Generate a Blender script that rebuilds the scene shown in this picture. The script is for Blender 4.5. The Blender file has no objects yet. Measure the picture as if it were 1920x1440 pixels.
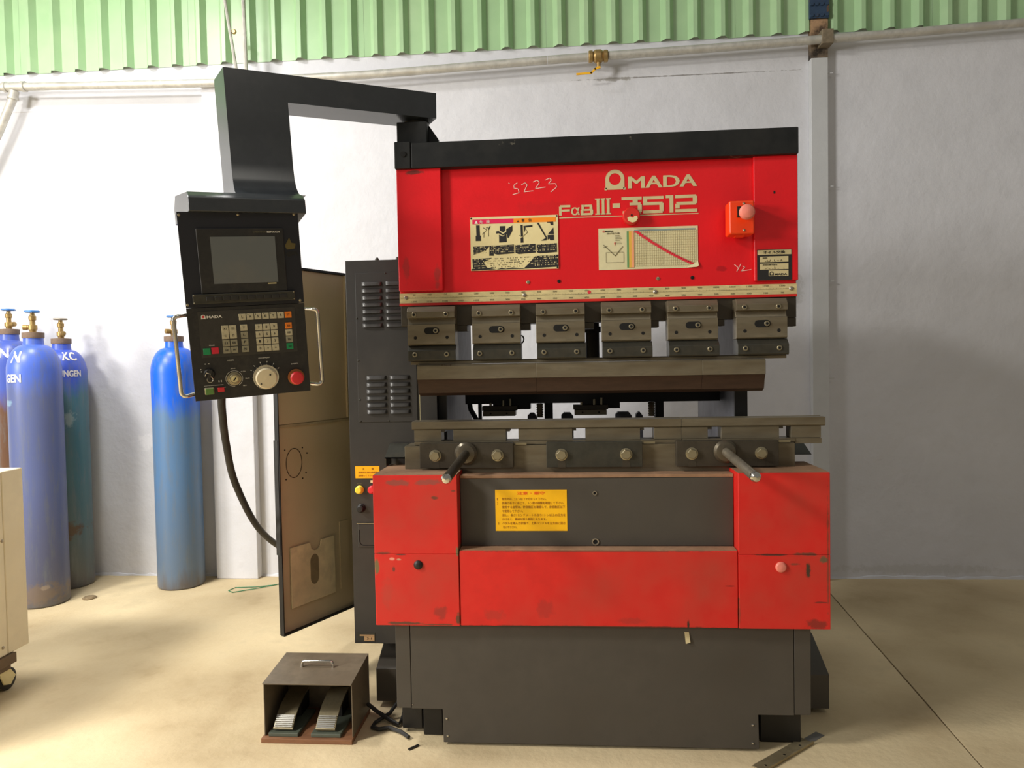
import bpy, bmesh, math, random
from mathutils import Matrix, Vector
random.seed(7)
SC = bpy.context.scene
COL = SC.collection
R = math.radians

# ------------------------------------------------------------------ camera
cam_d = bpy.data.cameras.new('camera')
cam = bpy.data.objects.new('camera', cam_d)
COL.objects.link(cam)
def euler_m(ax, ay, az):
    return Matrix.Rotation(az, 3, 'Z') @ Matrix.Rotation(ax, 3, 'X') @ Matrix.Rotation(ay, 3, 'Y')
cm = euler_m(-0.0321, 0.0185, 0.0758) @ Matrix.Rotation(R(90), 3, 'X')
cam.matrix_world = Matrix.Translation((0.5214, -2.2463, 1.1599)) @ cm.to_4x4()
cam_d.sensor_width = 36
cam_d.lens = 36 * 1345.7 / 1920
cam_d.clip_start = .05
SC.camera = cam

# ------------------------------------------------------------------ light
SC.view_settings.view_transform = 'Standard'
SC.view_settings.look = 'None'
SC.view_settings.gamma = 1
SC.view_settings.use_curve_mapping = False
SC.view_settings.exposure = 0.15
world = bpy.data.worlds.new('world')
SC.world = world
world.use_nodes = True
bg = world.node_tree.nodes['Background']
bg.inputs[0].default_value = (1.0, .95, .86, 1)
bg.inputs[1].default_value = 0.17

def area(name, loc, target, size, power, color=(1, 1, 1), size_y=None):
    d = bpy.data.lights.new(name, 'AREA')
    d.energy = power
    d.color = color
    d.shape = 'RECTANGLE'
    d.size = size
    d.size_y = size_y or size
    o = bpy.data.objects.new(name, d)
    COL.objects.link(o)
    o.location = loc
    o.rotation_euler = (Vector(target) - Vector(loc)).to_track_quat('-Z', 'Y').to_euler()
    return o
area('hall_or_fill_lamp', (-1.8, .12, 3.55), (-1.9, -.25, 0), .45, 58, (1, .98, .95))
area('doorway_light', (-5.5, -3.7, 2.3), (.6, 0, 1.2), 1.2, 230, (1, .97, .92))
area('hall_or_fill_lamp', (-2.9, -1.8, 3.4), (-2.2, -1.2, 0), .7, 150, (1, .96, .88))  # extra lamp added to brighten the left floor, height fitted to the wall shadow
area('hall_or_fill_lamp', (1.6, -3.6, 4.6), (.8, 0, .8), 1.6, 16, (1, .95, .85))  # fill added at front right, lifts the open door's inside

# ------------------------------------------------------------------ materials
def lin(c):
    c = c / 255
    return c / 12.92 if c <= .04045 else ((c + .055) / 1.055) ** 2.4
def rgb(c):
    return (lin(c[0]), lin(c[1]), lin(c[2]), 1)
MATS = {}
def mat(name, col, rough=.5, metal=0, dirt=None, amt=.5, scale=5, lo=.5, hi=.75, chip=None,
        chip_at=.7, chip_scale=14, bump=0, bscale=60, stretch=None, var=.08, spec=None, coat=0):
    if name in MATS:
        return MATS[name]
    m = bpy.data.materials.new(name)
    m.use_nodes = True
    nt = m.node_tree
    N, L = nt.nodes, nt.links
    b = N['Principled BSDF']
    b.inputs['Roughness'].default_value = rough
    b.inputs['Metallic'].default_value = metal
    if spec is not None:
        b.inputs['Specular IOR Level'].default_value = spec
    if coat:
        b.inputs['Coat Weight'].default_value = coat
        b.inputs['Coat Roughness'].default_value = .15
    tc = N.new('ShaderNodeTexCoord')
    mp = N.new('ShaderNodeMapping')
    if stretch:
        mp.inputs['Scale'].default_value = stretch
    L.new(tc.outputs['Object'], mp.inputs[0])
    def noise(sc, det=5, rg=.6):
        n = N.new('ShaderNodeTexNoise')
        n.inputs['Scale'].default_value = sc
        n.inputs['Detail'].default_value = det
        n.inputs['Roughness'].default_value = rg
        L.new(mp.outputs[0], n.inputs['Vector'])
        return n
    def ramp(n, a, c):
        r = N.new('ShaderNodeMapRange')
        r.inputs[1].default_value = a
        r.inputs[2].default_value = c
        L.new(n.outputs[0], r.inputs[0])
        return r
    def mixc(fac, A, B):
        x = N.new('ShaderNodeMix')
        x.data_type = 'RGBA'
        if isinstance(fac, float):
            x.inputs[0].default_value = fac
        else:
            L.new(fac, x.inputs[0])
        for sock, v in ((6, A), (7, B)):
            if isinstance(v, tuple):
                x.inputs[sock].default_value = v
            else:
                L.new(v, x.inputs[sock])
        return x.outputs[2]
    c = rgb(col)
    out = c
    if var:
        n = noise(scale * 4, 3)
        lo_c = tuple(max(0, v * (1 - 2 * var)) for v in c[:3]) + (1,)
        hi_c = tuple(v * (1 + 2 * var) for v in c[:3]) + (1,)
        out = mixc(ramp(n, .3, .7).outputs[0], lo_c, hi_c)
    if dirt:
        r = ramp(noise(scale, 7, .62), lo, hi)
        mu = N.new('ShaderNodeMath')
        mu.operation = 'MULTIPLY'
        mu.inputs[1].default_value = amt
        L.new(r.outputs[0], mu.inputs[0])
        out = mixc(mu.outputs[0], out, rgb(dirt))
    if chip:
        r = ramp(noise(chip_scale, 4, .55), chip_at, chip_at + .015)
        out = mixc(r.outputs[0], out, rgb(chip))
    if isinstance(out, tuple):
        b.inputs['Base Color'].default_value = out
    else:
        L.new(out, b.inputs['Base Color'])
    if bump:
        bp = N.new('ShaderNodeBump')
        bp.inputs['Strength'].default_value = bump
        bp.inputs['Distance'].default_value = .01
        L.new(noise(bscale, 4).outputs[0], bp.inputs['Height'])
        L.new(bp.outputs[0], b.inputs['Normal'])
    MATS[name] = m
    return m

M_wall = mat('wall_plaster', (214, 215, 221), .75, dirt=(190, 190, 192), amt=.4, scale=1.6, bump=.6, bscale=9, var=.02)
M_floor = mat('concrete', (220, 201, 162), .8, dirt=(160, 138, 102), amt=.75, scale=1.7, lo=.42, hi=.66, bump=.25, bscale=30, var=.05)
def blots(m, items, wob=.9, nscale=38):
    """stains, scuffs, chips and other patches of a fixed shape and place: (x, z, half width, half height, colour, amount), in metres"""
    N, L = m.node_tree.nodes, m.node_tree.links
    b = N['Principled BSDF']
    sock = b.inputs['Base Color']
    cur = sock.links[0].from_socket
    g = N.new('ShaderNodeNewGeometry')
    n = N.new('ShaderNodeTexNoise')
    n.inputs['Scale'].default_value = nscale
    n.inputs['Detail'].default_value = 5
    n.inputs['Roughness'].default_value = .65
    L.new(g.outputs['Position'], n.inputs['Vector'])
    for x, z, rx, rz, c, amt in items:
        a = N.new('ShaderNodeVectorMath')
        a.operation = 'SUBTRACT'
        a.inputs[1].default_value = (x, 0, z)
        L.new(g.outputs['Position'], a.inputs[0])
        d = N.new('ShaderNodeVectorMath')
        d.operation = 'DIVIDE'
        d.inputs[1].default_value = (rx, 1e4, rz)
        L.new(a.outputs[0], d.inputs[0])
        ln = N.new('ShaderNodeVectorMath')
        ln.operation = 'LENGTH'
        L.new(d.outputs[0], ln.inputs[0])
        w = N.new('ShaderNodeMath')
        w.operation = 'MULTIPLY_ADD'
        w.inputs[1].default_value = wob * 2.2
        L.new(n.outputs[0], w.inputs[0])
        L.new(ln.outputs['Value'], w.inputs[2])
        r = N.new('ShaderNodeMapRange')
        r.inputs[1].default_value = wob * 1.1 + .95
        r.inputs[2].default_value = wob * 1.1 + .55
        r.inputs[4].default_value = amt
        L.new(w.outputs[0], r.inputs[0])
        mx = N.new('ShaderNodeMix')
        mx.data_type = 'RGBA'
        L.new(r.outputs[0], mx.inputs[0])
        L.new(cur, mx.inputs[6])
        mx.inputs[7].default_value = rgb(c)
        cur = mx.outputs[2]
    L.new(cur, sock)
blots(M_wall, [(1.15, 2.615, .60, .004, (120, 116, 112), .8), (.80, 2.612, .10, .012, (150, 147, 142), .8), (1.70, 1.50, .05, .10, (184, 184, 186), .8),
               (1.68, 1.36, .04, .07, (232, 232, 234), .8), (-2.1, 2.585, .7, .003, (180, 176, 174), .7), (-1.78, .75, .10, .05, (232, 232, 236), .6), (2.3, .05, .5, .03, (188, 188, 186), .4)])  # last entry: greyer band along the foot of the wall, right side
M_joint = mat('joint_dark', (45, 38, 28), .9)
M_clad = mat('cladding_green', (164, 200, 154), .38, dirt=(184, 206, 168), amt=.4, scale=2, var=.02)
M_galv = mat('galvanised', (196, 194, 186), .45, .3, dirt=(140, 132, 115), amt=.5, scale=8)
M_brass = mat('brass', (172, 144, 92), .4, .6, dirt=(120, 88, 60), amt=.6, scale=40, var=.05)
M_yellow = mat('yellow_plastic', (240, 180, 30), .5, var=0)
M_bluepaint = mat('blue_primer', (40, 62, 88), .6, chip=(90, 70, 55), chip_at=.62, chip_scale=30)
M_scorch = mat('scorched_paint', (176, 142, 108), .8, dirt=(50, 38, 30), amt=.9, scale=14, lo=.45, hi=.62)
M_colpaint = mat('column_paint', (196, 198, 200), .55, dirt=(176, 178, 176), amt=.4, scale=3, bump=.15, bscale=20, var=.02)
M_red = mat('red_paint', (220, 18, 28), .36, dirt=(176, 26, 28), amt=.45, scale=3, var=.03, bump=.05, bscale=120)
M_redlow = mat('red_paint_worn', (214, 34, 28), .42, dirt=(164, 66, 50), amt=.6, scale=4.5, lo=.45, hi=.72, var=.04)
BR = (84, 60, 42)
GS = (150, 72, 62)
blots(M_redlow, [(.02, .805, .05, .012, GS, .9), (.11, .806, .06, .010, GS, .9), (-.035, .595, .03, .006, (90, 58, 44), .7), (.02, .590, .022, .003, (70, 56, 48), .9), (-.052, .555, .010, .028, (120, 100, 66), 1),
                 (.0, .545, .006, .010, (110, 52, 42), .9), (-.004, .578, .008, .005, (236, 160, 140), .8), (.016, .576, .008, .004, (200, 160, 130), .8), (.128, .76, .014, .006, BR, .8), (.185, .78, .010, .004, BR, .8), (.192, .60, .006, .016, (120, 100, 70), 1),
                 (.14, .415, .022, .022, (140, 46, 38), .7), (.19, .40, .008, .02, BR, .9), (.03, .384, .06, .006, BR, .9), (.13, .381, .06, .003, BR, .8), (-.02, .47, .02, .05, (186, 60, 48), .6),
                 (1.10, .592, .05, .0035, (70, 50, 40), .85), (1.19, .594, .04, .006, (100, 62, 48), .9), (1.245, .58, .014, .014, (110, 84, 60), 1), (1.20, .545, .010, .030, (72, 52, 38), 1), (1.16, .565, .016, .005, (130, 60, 44), .8),
                 (1.235, .455, .02, .003, (110, 40, 34), .8), (1.22, .39, .035, .018, (130, 40, 32), .85), (1.255, .60, .004, .2, BR, .6), (.862, .385, .006, .018, (60, 40, 32), 1), (1.006, .42, .004, .05, BR, .7),
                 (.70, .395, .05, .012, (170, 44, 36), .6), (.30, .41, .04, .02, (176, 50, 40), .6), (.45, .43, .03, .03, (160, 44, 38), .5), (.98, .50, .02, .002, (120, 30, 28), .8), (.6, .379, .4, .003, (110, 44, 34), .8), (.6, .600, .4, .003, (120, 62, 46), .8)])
blots(M_red, [(.06, 1.752, .03, .008, (96, 44, 36), .9), (.028, 1.45, .012, .05, (140, 44, 40), .5), (.125, 1.43, .012, .04, (136, 50, 44), .6), (.46, 1.63, .10, .03, (196, 24, 30), .5), (1.0, 1.43, .02, .01, (170, 14, 24), .8)])
M_black = mat('black_paint', (22, 24, 25), .5, dirt=(46, 45, 42), amt=.4, scale=7, lo=.45, hi=.7, chip=(80, 78, 70), chip_at=.70, chip_scale=16, spec=.3)
M_pend = mat('pendant_black', (46, 50, 54), .26, dirt=(70, 70, 66), amt=.35, scale=5, var=.05, spec=.9)
M_navy = mat('panel_navy', (22, 24, 34), .5, var=.04)
M_panel = mat('panel_black', (34, 33, 32), .5, dirt=(64, 58, 48), amt=.5, scale=16, lo=.5, hi=.7)
M_grey = mat('machine_grey', (72, 67, 60), .55, dirt=(60, 53, 44), amt=.5, scale=4, var=.04, bump=.04, bscale=150)
M_cab = mat('cabinet_grey', (50, 48, 46), .36, dirt=(66, 61, 55), amt=.35, scale=5, var=.04)
M_frame = mat('frame_grey', (120, 120, 128), .6, dirt=(96, 92, 90), amt=.4, scale=5)
M_tan = mat('door_inside', (206, 190, 156), .5, dirt=(168, 150, 114), amt=.65, scale=3, lo=.42, hi=.7, var=.04)
M_steel = mat('tool_steel', (124, 115, 96), .42, .5, dirt=(88, 74, 52), amt=.6, scale=8, lo=.4, hi=.7, stretch=(1, 3, 5))
M_steeld = mat('tool_steel_dark', (74, 68, 58), .45, .5, dirt=(50, 42, 32), amt=.6, scale=9)
M_gun = mat('gunmetal', (68, 67, 60), .4, .5, dirt=(76, 66, 50), amt=.4, scale=10)
M_shadestamp = mat('punch_shade_stamp', (64, 46, 36), .5, .35, dirt=(40, 28, 22), amt=.6, scale=9, stretch=(1, 2, 6))  # shade under the punch put into the blade's colour; also inks the stamp
M_bolt = mat('bolt_steel', (165, 155, 128), .32, .8, var=.04)
M_chrome = mat('chrome', (215, 212, 205), .18, 1, var=0)
M_rod = mat('handle_rod', (176, 168, 152), .3, .75, dirt=(70, 60, 48), amt=.6, scale=30)
M_hole = mat('hole_dark', (10, 9, 8), .9, var=0)
M_oily = mat('oily_black', (22, 20, 18), .5, var=.1)
M_dust = mat('dusty_ledge', (150, 116, 88), .85, dirt=(110, 84, 60), amt=.6, scale=12)
M_cream = mat('cream_plate', (226, 212, 160), .5, dirt=(190, 172, 118), amt=.4, scale=14, var=.02)
M_ruler = mat('ruler_cream', (208, 192, 140), .5, dirt=(160, 140, 92), amt=.5, scale=9, stretch=(1, 1, 4))
M_logo = mat('logo_cream', (200, 186, 142), .5, var=.03)
M_ink = mat('ink_black', (30, 28, 28), .6, var=0)
M_inkg = mat('ink_grey', (110, 104, 78), .6, var=0)
M_inkl = mat('ink_faint', (186, 174, 132), .6, var=0)
M_chalk = mat('chalk', (240, 190, 180), .9, var=0)
M_white = mat('white_print', (230, 226, 214), .6, var=0)
M_sign = mat('sign_yellow', (250, 188, 8), .45, var=.02)
M_brown = mat('sign_brown', (168, 112, 10), .6, var=0)
M_orangeink = mat('sign_orange', (236, 96, 16), .6, var=0)
M_magenta = mat('sign_magenta', (222, 24, 84), .5, var=0)
M_amber = mat('sign_amber', (246, 142, 26), .5, var=0)
M_paper = mat('chart_paper', (212, 204, 164), .6, dirt=(196, 186, 140), amt=.4, scale=12, var=.02)
M_green = mat('chart_green', (96, 146, 92), .6, var=0)
M_gold = mat('chart_gold', (222, 172, 70), .6, var=0)
M_peach = mat('chart_peach', (236, 160, 116), .6, var=0)
M_blueg = mat('chart_bluegrey', (130, 146, 146), .6, var=0)
M_pinkr = mat('chart_red', (216, 46, 62), .6, var=0)
M_estop = mat('estop_orange', (240, 66, 18), .35, var=.03)
M_pink = mat('faded_button', (226, 128, 112), .5, var=.03)
M_screen = mat('screen_glass', (104, 108, 108), .2, dirt=(124, 118, 108), amt=.5, scale=10, var=0, spec=.6)
M_key = mat('key_cream', (196, 188, 158), .5, dirt=(160, 150, 116), amt=.4, scale=60)
M_keyg = mat('key_grey', (150, 145, 122), .5, dirt=(110, 104, 84), amt=.4, scale=60)
M_keygr = mat('key_green', (20, 140, 84), .5, var=.03)
M_keyrd = mat('key_red', (212, 34, 58), .5, var=.03)
M_keyor = mat('key_orange', (240, 130, 30), .5, var=.03)
M_ired = mat('button_red', (214, 44, 52), .42, var=.04)
M_ivory = mat('dial_ivory', (226, 212, 178), .42, var=.03)
M_ygreen = mat('lamp_green', (96, 138, 70), .3, var=.03)
M_orangering = mat('ring_orange', (160, 92, 30), .5, var=.05)
M_ylamp = mat('button_yellow', (236, 218, 70), .35, var=.02)
M_white_cab = mat('cabinet_cream', (232, 220, 192), .45, dirt=(206, 190, 150), amt=.4, scale=4, chip=(150, 120, 80), chip_at=.76, var=.02)
M_brownpl = mat('caster_brown', (104, 84, 62), .6, var=.06)
M_rubber = mat('rubber_black', (38, 37, 36), .6, dirt=(70, 66, 60), amt=.3, scale=12)
M_wood = mat('pedal_baseboard', (134, 92, 62), .7, dirt=(92, 60, 42), amt=.6, scale=10, stretch=(1, 4, 4))
M_ped = mat('pedal_grey', (106, 95, 78), .5, dirt=(70, 58, 44), amt=.5, scale=8)
M_tread = mat('tread_metal', (140, 130, 104), .38, .6, dirt=(96, 84, 60), amt=.5, scale=20)
M_teal = mat('pedal_teal', (84, 90, 78), .5, var=.06)
M_strip = mat('strip_steel', (160, 146, 116), .4, .6, dirt=(96, 84, 60), amt=.5, scale=12)
M_wgreen = mat('wire_green', (50, 130, 90), .5, var=0)
M_stone = mat('stone_grey', (130, 112, 84), .9, var=.12, scale=20)
M_lab = mat('cabinet_label', (176, 140, 96), .6, var=.05, scale=30)

# ------------------------------------------------------------------ builders
WLOC = {}
class MB:
    """collects shapes in one bmesh; m = optional matrix applied to every vertex"""
    def __init__(s, m=None):
        s.bm = bmesh.new()
        s.m = m
    def _v(s, p):
        p = Vector(p)
        if s.m is not None:
            p = s.m @ p
        return s.bm.verts.new(p)
    def box(s, x0, x1, y0, y1, z0, z1):
        v = [s._v((x, y, z)) for z in (z0, z1) for y in (y0, y1) for x in (x0, x1)]
        for f in ((0, 2, 3, 1), (4, 5, 7, 6), (0, 1, 5, 4), (2, 6, 7, 3), (0, 4, 6, 2), (1, 3, 7, 5)):
            s.bm.faces.new([v[i] for i in f])
        return s
    def hexa(s, a, b):
        """two matching loops of points (front a, back b)"""
        va = [s._v(p) for p in a]
        vb = [s._v(p) for p in b]
        n = len(a)
        s.bm.faces.new(va)
        s.bm.faces.new(vb[::-1])
        for i in range(n):
            j = (i + 1) % n
            s.bm.faces.new((va[j], va[i], vb[i], vb[j]))
        return s
    def prism(s, poly, axis, a, b):
        """poly of 2D points extruded along axis from a to b. axis x:(y,z) y:(x,z) z:(x,y)"""
        f = {'x': lambda p, t: (t, p[0], p[1]), 'y': lambda p, t: (p[0], t, p[1]), 'z': lambda p, t: (p[0], p[1], t)}[axis]
        return s.hexa([f(p, a) for p in poly], [f(p, b) for p in poly])
    def rings(s, rings, caps=True, closed=False):
        vs = [[s._v(p) for p in r] for r in rings]
        n = len(vs[0])
        for i in range(len(vs) - 1):
            for j in range(n):
                k = (j + 1) % n
                s.bm.faces.new((vs[i][j], vs[i][k], vs[i + 1][k], vs[i + 1][j]))
        if caps:
            s.bm.faces.new(vs[0][::-1])
            s.bm.faces.new(vs[-1])
        return s
    def lathe(s, prof, c=(0, 0, 0), axis=(0, 0, 1), n=24):
        """prof: (radius, height) from bottom up"""
        ax = Vector(axis).normalized()
        u = ax.orthogonal().normalized()
        w = ax.cross(u)
        c = Vector(c)
        rs = []
        for r, h in prof:
            r = max(r, 1e-4)
            rs.append([c + ax * h + (u * math.cos(2 * math.pi * j / n) + w * math.sin(2 * math.pi * j / n)) * r for j in range(n)])
        return s.rings(rs)
    def cyl(s, a, b, r, n=16, r2=None):
        a, b = Vector(a), Vector(b)
        return s.lathe([(r, 0), (r if r2 is None else r2, (b - a).length)], a, b - a, n)
    def tube(s, pts, r, n=10):
        pts = [Vector(p) for p in pts]
        rs = []
        pu = None
        for i, p in enumerate(pts):
            t = (pts[min(i + 1, len(pts) - 1)] - pts[max(i - 1, 0)]).normalized()
            u = t.orthogonal().normalized() if pu is None else (pu - t * pu.dot(t)).normalized()
            pu = u
            w = t.cross(u)
            rs.append([p + (u * math.cos(2 * math.pi * j / n) + w * math.sin(2 * math.pi * j / n)) * r for j in range(n)])
        return s.rings(rs)
    def ribbon(s, pts, w, y0, y1):
        """flat stroke in the XZ plane"""
        for i in range(len(pts) - 1):
            a, b = Vector(pts[i]), Vector(pts[i + 1])
            d = (b - a).normalized()
            nn = Vector((-d.y, d.x)) * w / 2
            e = d * w * .35
            q = [a - e - nn, b + e - nn, b + e + nn, a - e + nn]
            s.prism([(v.x, v.y) for v in q], 'y', y0, y1)
        return s
    def hexnut(s, c, r, h, d=(0, -1, 0)):
        return s.lathe([(r, 0), (r, h * .8), (r * .88, h)], c, d, 6)
    def build(s, name, m, parent=None, bevel=0, smooth=True, seg=2):
        bmesh.ops.recalc_face_normals(s.bm, faces=s.bm.faces[:])
        me = bpy.data.meshes.new(name)
        vs = [v.co for v in s.bm.verts]
        lo = Vector([min(v[i] for v in vs) for i in range(3)])
        hi = Vector([max(v[i] for v in vs) for i in range(3)])
        c = (lo + hi) / 2
        for v in s.bm.verts:
            v.co -= c
        s.bm.to_mesh(me)
        s.bm.free()
        return link(name, me, m, parent, c, bevel, smooth, seg)
def link(name, me, m, parent, c, bevel=0, smooth=True, seg=2):
    o = bpy.data.objects.new(name, me)
    COL.objects.link(o)
    if m is not None and not me.materials:
        me.materials.append(m)
    if smooth:
        me.polygons.foreach_set('use_smooth', [True] * len(me.polygons))
        me.set_sharp_from_angle(angle=R(32))
    if parent is not None:
        o.parent = parent
        o.location = Vector(c) - WLOC[parent.name]
    else:
        o.location = c
    WLOC[o.name] = Vector(c)
    if bevel:
        b = o.modifiers.new('bevel', 'BEVEL')
        b.width = bevel
        b.segments = seg
        b.limit_method = 'ANGLE'
        b.angle_limit = R(40)
        b.harden_normals = True
    return o
def dup(o, delta, parent=None):
    """a copy of one part moved by delta, sharing its mesh"""
    c = o.copy()
    COL.objects.link(c)
    if parent is not None and parent is not o.parent:
        c.parent = parent
        c.location = WLOC[o.name] + Vector(delta) - WLOC[parent.name]
    else:
        c.location = o.location + Vector(delta)
    WLOC[c.name] = WLOC[o.name] + Vector(delta)
    return c
def dup_tree(o, delta, parent):
    c = dup(o, delta, parent)
    for ch in [x for x in o.children]:
        d = ch.copy()
        COL.objects.link(d)
        d.parent = c
        WLOC[d.name] = WLOC[ch.name] + Vector(delta)
    return c
def thing(name, label, cat, loc, group=None):
    o = bpy.data.objects.new(name, None)
    COL.objects.link(o)
    o.empty_display_size = .1
    o.location = loc
    WLOC[o.name] = Vector(loc)
    return tag(o, label, cat, group)
def tag(o, label, cat, group=None):
    o['label'] = label
    o['category'] = cat
    if group:
        o['group'] = group
    return o
def structure(o):
    o['kind'] = 'structure'
    return o
def stuff(o):
    o['kind'] = 'stuff'
    return o

def text_mesh(body, bold=0.0):
    cu = bpy.data.curves.new('lettering', 'FONT')
    cu.body = body
    cu.offset = bold
    cu.extrude = .004
    cu.resolution_u = 3
    t = bpy.data.objects.new('lettering', cu)
    COL.objects.link(t)
    dg = bpy.context.evaluated_depsgraph_get()
    me = bpy.data.meshes.new_from_object(t.evaluated_get(dg))
    bpy.data.objects.remove(t)
    bpy.data.curves.remove(cu)
    return me
def add_text(mb, body, x0, x1, z0, z1, y, bold=0.0, keep=False, thick=.0006):
    """text in the XZ plane facing -Y, fitted to the rectangle (keep: fit height, start at x0)"""
    me = text_mesh(body, bold)
    vs = [v.co.copy() for v in me.vertices]
    if not vs:
        return mb
    a0, a1 = min(v.x for v in vs), max(v.x for v in vs)
    b0, b1 = min(v.y for v in vs), max(v.y for v in vs)
    sz = (z1 - z0) / max(b1 - b0, 1e-6)
    sx = sz if keep else (x1 - x0) / max(a1 - a0, 1e-6)
    nv = [mb._v((x0 + (v.x - a0) * sx, y - (thick if v.z > 0 else 0), z0 + (v.y - b0) * sz)) for v in vs]
    for p in me.polygons:
        try:
            mb.bm.faces.new([nv[i] for i in p.vertices])
        except ValueError:
            pass
    bpy.data.meshes.remove(me)
    return mb
def text(body, x0, x1, z0, z1, y, m, parent, name='lettering', bold=0.0, keep=False, mx=None):
    return add_text(MB(mx), body, x0, x1, z0, z1, y, bold, keep).build(name, m, parent, smooth=False)
def logo_arch(mb, x0, x1, z0, z1, y, t=.0006, n=32):
    """an A drawn as a rounded arch with a round counter"""
    cx, w = (x0 + x1) / 2, (x1 - x0) / 2
    h = z1 - z0
    cz = z1 - w * 1.0
    rin = w * .62
    out, inn = [], []
    for i in range(n):
        a = 2 * math.pi * i / n
        ca, sa = math.cos(a), math.sin(a)
        if sa >= 0:
            ro = w
        else:
            ro = min(w / max(abs(ca), 1e-6), (cz - z0) / max(-sa, 1e-6))
        out.append((cx + ca * ro, cz + sa * ro))
        inn.append((cx + ca * rin, cz + sa * rin))
    A = [[mb._v((p[0], yy, p[1])) for p in q] for q, yy in ((out, y - t), (inn, y - t), (inn, y), (out, y))]
    for k in range(4):
        for i in range(n):
            j = (i + 1) % n
            mb.bm.faces.new((A[k][i], A[k][j], A[(k + 1) % 4][j], A[(k + 1) % 4][i]))
    for sx in (-1, 1):
        mb.box(cx + sx * w * .98 - w * .12, cx + sx * w * .98 + w * .12, y - t, y, z0 - h * .02, z0 + h * .1)
    return mb

# ================================================================== SETTING
WY = 1.56
floor = structure(MB().box(-7, 6, -7, 2.0, -.12, -.006).build('floor', M_joint, smooth=False))
jl = lambda y: 1.664 + (y + .187) * .0806
structure(MB().prism([(-7, -7), (jl(-7) - .003, -7), (jl(2) - .003, 2.0), (-7, 2.0)], 'z', -.006, 0).build('slab', M_floor, floor, smooth=False))
structure(MB().prism([(jl(-7) + .003, -7), (6, -7), (6, 2.0), (jl(2) + .003, 2.0)], 'z', -.006, 0).build('slab', M_floor, floor, smooth=False))
wall = structure(MB().box(-7, 6, WY, WY + .15, 0, 2.86).build('wall_back', M_wall, smooth=False))
PIT = .138
def sheet(nr):
    mb = MB()
    prof = []
    for i in range(nr):
        x = i * PIT
        prof += [(x, 0), (x + .036, 0), (x + .060, -.032), (x + .080, -.032), (x + .102, 0)]
    prof.append((nr * PIT - .001, 0))
    z0, z1, th = 2.79, 4.5, .0012
    n = len(prof)
    V = [[mb._v((p[0], p[1] + dy, z)) for p in prof] for dy, z in ((0, z0), (0, z1), (th, z1), (th, z0))]
    for k in range(4):
        for i in range(n - 1):
            mb.bm.faces.new((V[k][i], V[k][i + 1], V[(k + 1) % 4][i + 1], V[(k + 1) % 4][i]))
    return mb.build('cladding_sheet', M_clad, wall, smooth=False)
s0 = sheet(7)
base_x = .481 - .036
first = base_x - 49 * PIT
s0.location.x += first - 0
WLOC[s0.name].x += first
s0.location.y += WY - .004
WLOC[s0.name].y += WY - .004
for i in range(1, 14):
    dup(s0, (i * 7 * PIT, 0, 0))
structure(MB().box(-1.40, -1.165, 1.502, WY, 0, 2.66).build('trim_1', M_wall, bevel=.006))
# crumbling plaster lip where the wall meets the floor
rag = MB()
rr_ = []
x = -3.6
while x < 4:
    hh, dd = random.uniform(.006, .022), random.uniform(.004, .011)
    rr_.append([(x, WY - dd, 0), (x, WY - dd * .6, hh * .7), (x, WY + .002, hh), (x, WY + .002, 0)])
    x += random.uniform(.02, .06)
rag.rings(rr_)
structure(rag.build('baseboard_back', M_wall, smooth=False))

# steel column
col = thing('steel_column', 'pale painted steel column on the back wall right of the red machine, dark blue at its top', 'column', (1.816, 1.54, 0))
MB().box(1.775, 1.857, 1.52, WY, 0, 2.655).build('shaft', M_colpaint, col, .002)
MB().box(1.775, 1.857, 1.52, WY, 2.655, 2.738).build('burnt_band', mat('burnt_paint', (150, 132, 112), .85, dirt=(34, 28, 24), amt=.95, scale=11, lo=.42, hi=.6), col)['label'] = 'burnt dark band below the pipe clamp'
MB().box(1.775, 1.857, 1.52, WY, 2.739, 2.845).build('scorched_section', M_scorch, col)['label'] = 'scorched brown section of the column'
MB().box(1.765, 1.862, 1.51, WY, 2.847, 4.5).build('upper_post', M_bluepaint, col, .002)['label'] = 'dark blue top of the column'
MB().box(1.806, 1.862, 1.452, 1.52, 2.698, 2.768).build('pipe_clamp', mat('clamp_grey', (124, 112, 92), .7, var=.1, scale=12), col, .003)
bb = MB()
for z in (2.86, 2.915):
    for x in (1.776, 1.80, 1.825, 1.85):
        bb.hexnut((x, 1.511, z), .009, .008)
bb.build('bolt', M_bluepaint, col)
tb = MB().box(1.855, 1.885, 1.53, 1.534, 2.578, 2.583).build('wire_tab', M_colpaint, col)
for z in (2.014, 1.536, 1.041):
    dup(tb, (0, 0, z - 2.58))

# air pipe with valve
pp = thing('air_pipe', 'grey galvanised pipe running along the back wall below the green cladding', 'pipe', (.3, 1.42, 2.69))
PY = 1.478
PZ = [(-4, 2.715), (-2.48, 2.694), (-1.33, 2.660), (-.46, 2.664), (.49, 2.694), (1.715, 2.721), (2.78, 2.758), (4, 2.80)]
def pz(x):
    for (a, za), (b, zb) in zip(PZ, PZ[1:]):
        if a <= x <= b:
            return za + (zb - za) * (x - a) / (b - a)
MB().tube([(x / 4, PY, pz(x / 4)) for x in [q for q in (-9.5, -9, -8, -7, -6, -5, -4, -3, -2, -1, 0, 1, 1.8)]], .021, 14).build('pipe_run', M_galv, pp)
MB().tube([(.452, PY, pz(.452)), (.655, PY, pz(.655))], .0215, 14).build('pipe_run', M_galv, pp)
MB().tube([(.76, PY, pz(.76)), (1.3, PY, pz(1.3)), (2.2, PY, pz(2.2)), (4, PY, pz(4))], .021, 14).build('pipe_run', M_galv, pp)
MB().tube([(-4, PY, 2.70), (-2.47, PY, 2.694)], .021, 14).build('pipe_run', M_galv, pp)
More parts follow.
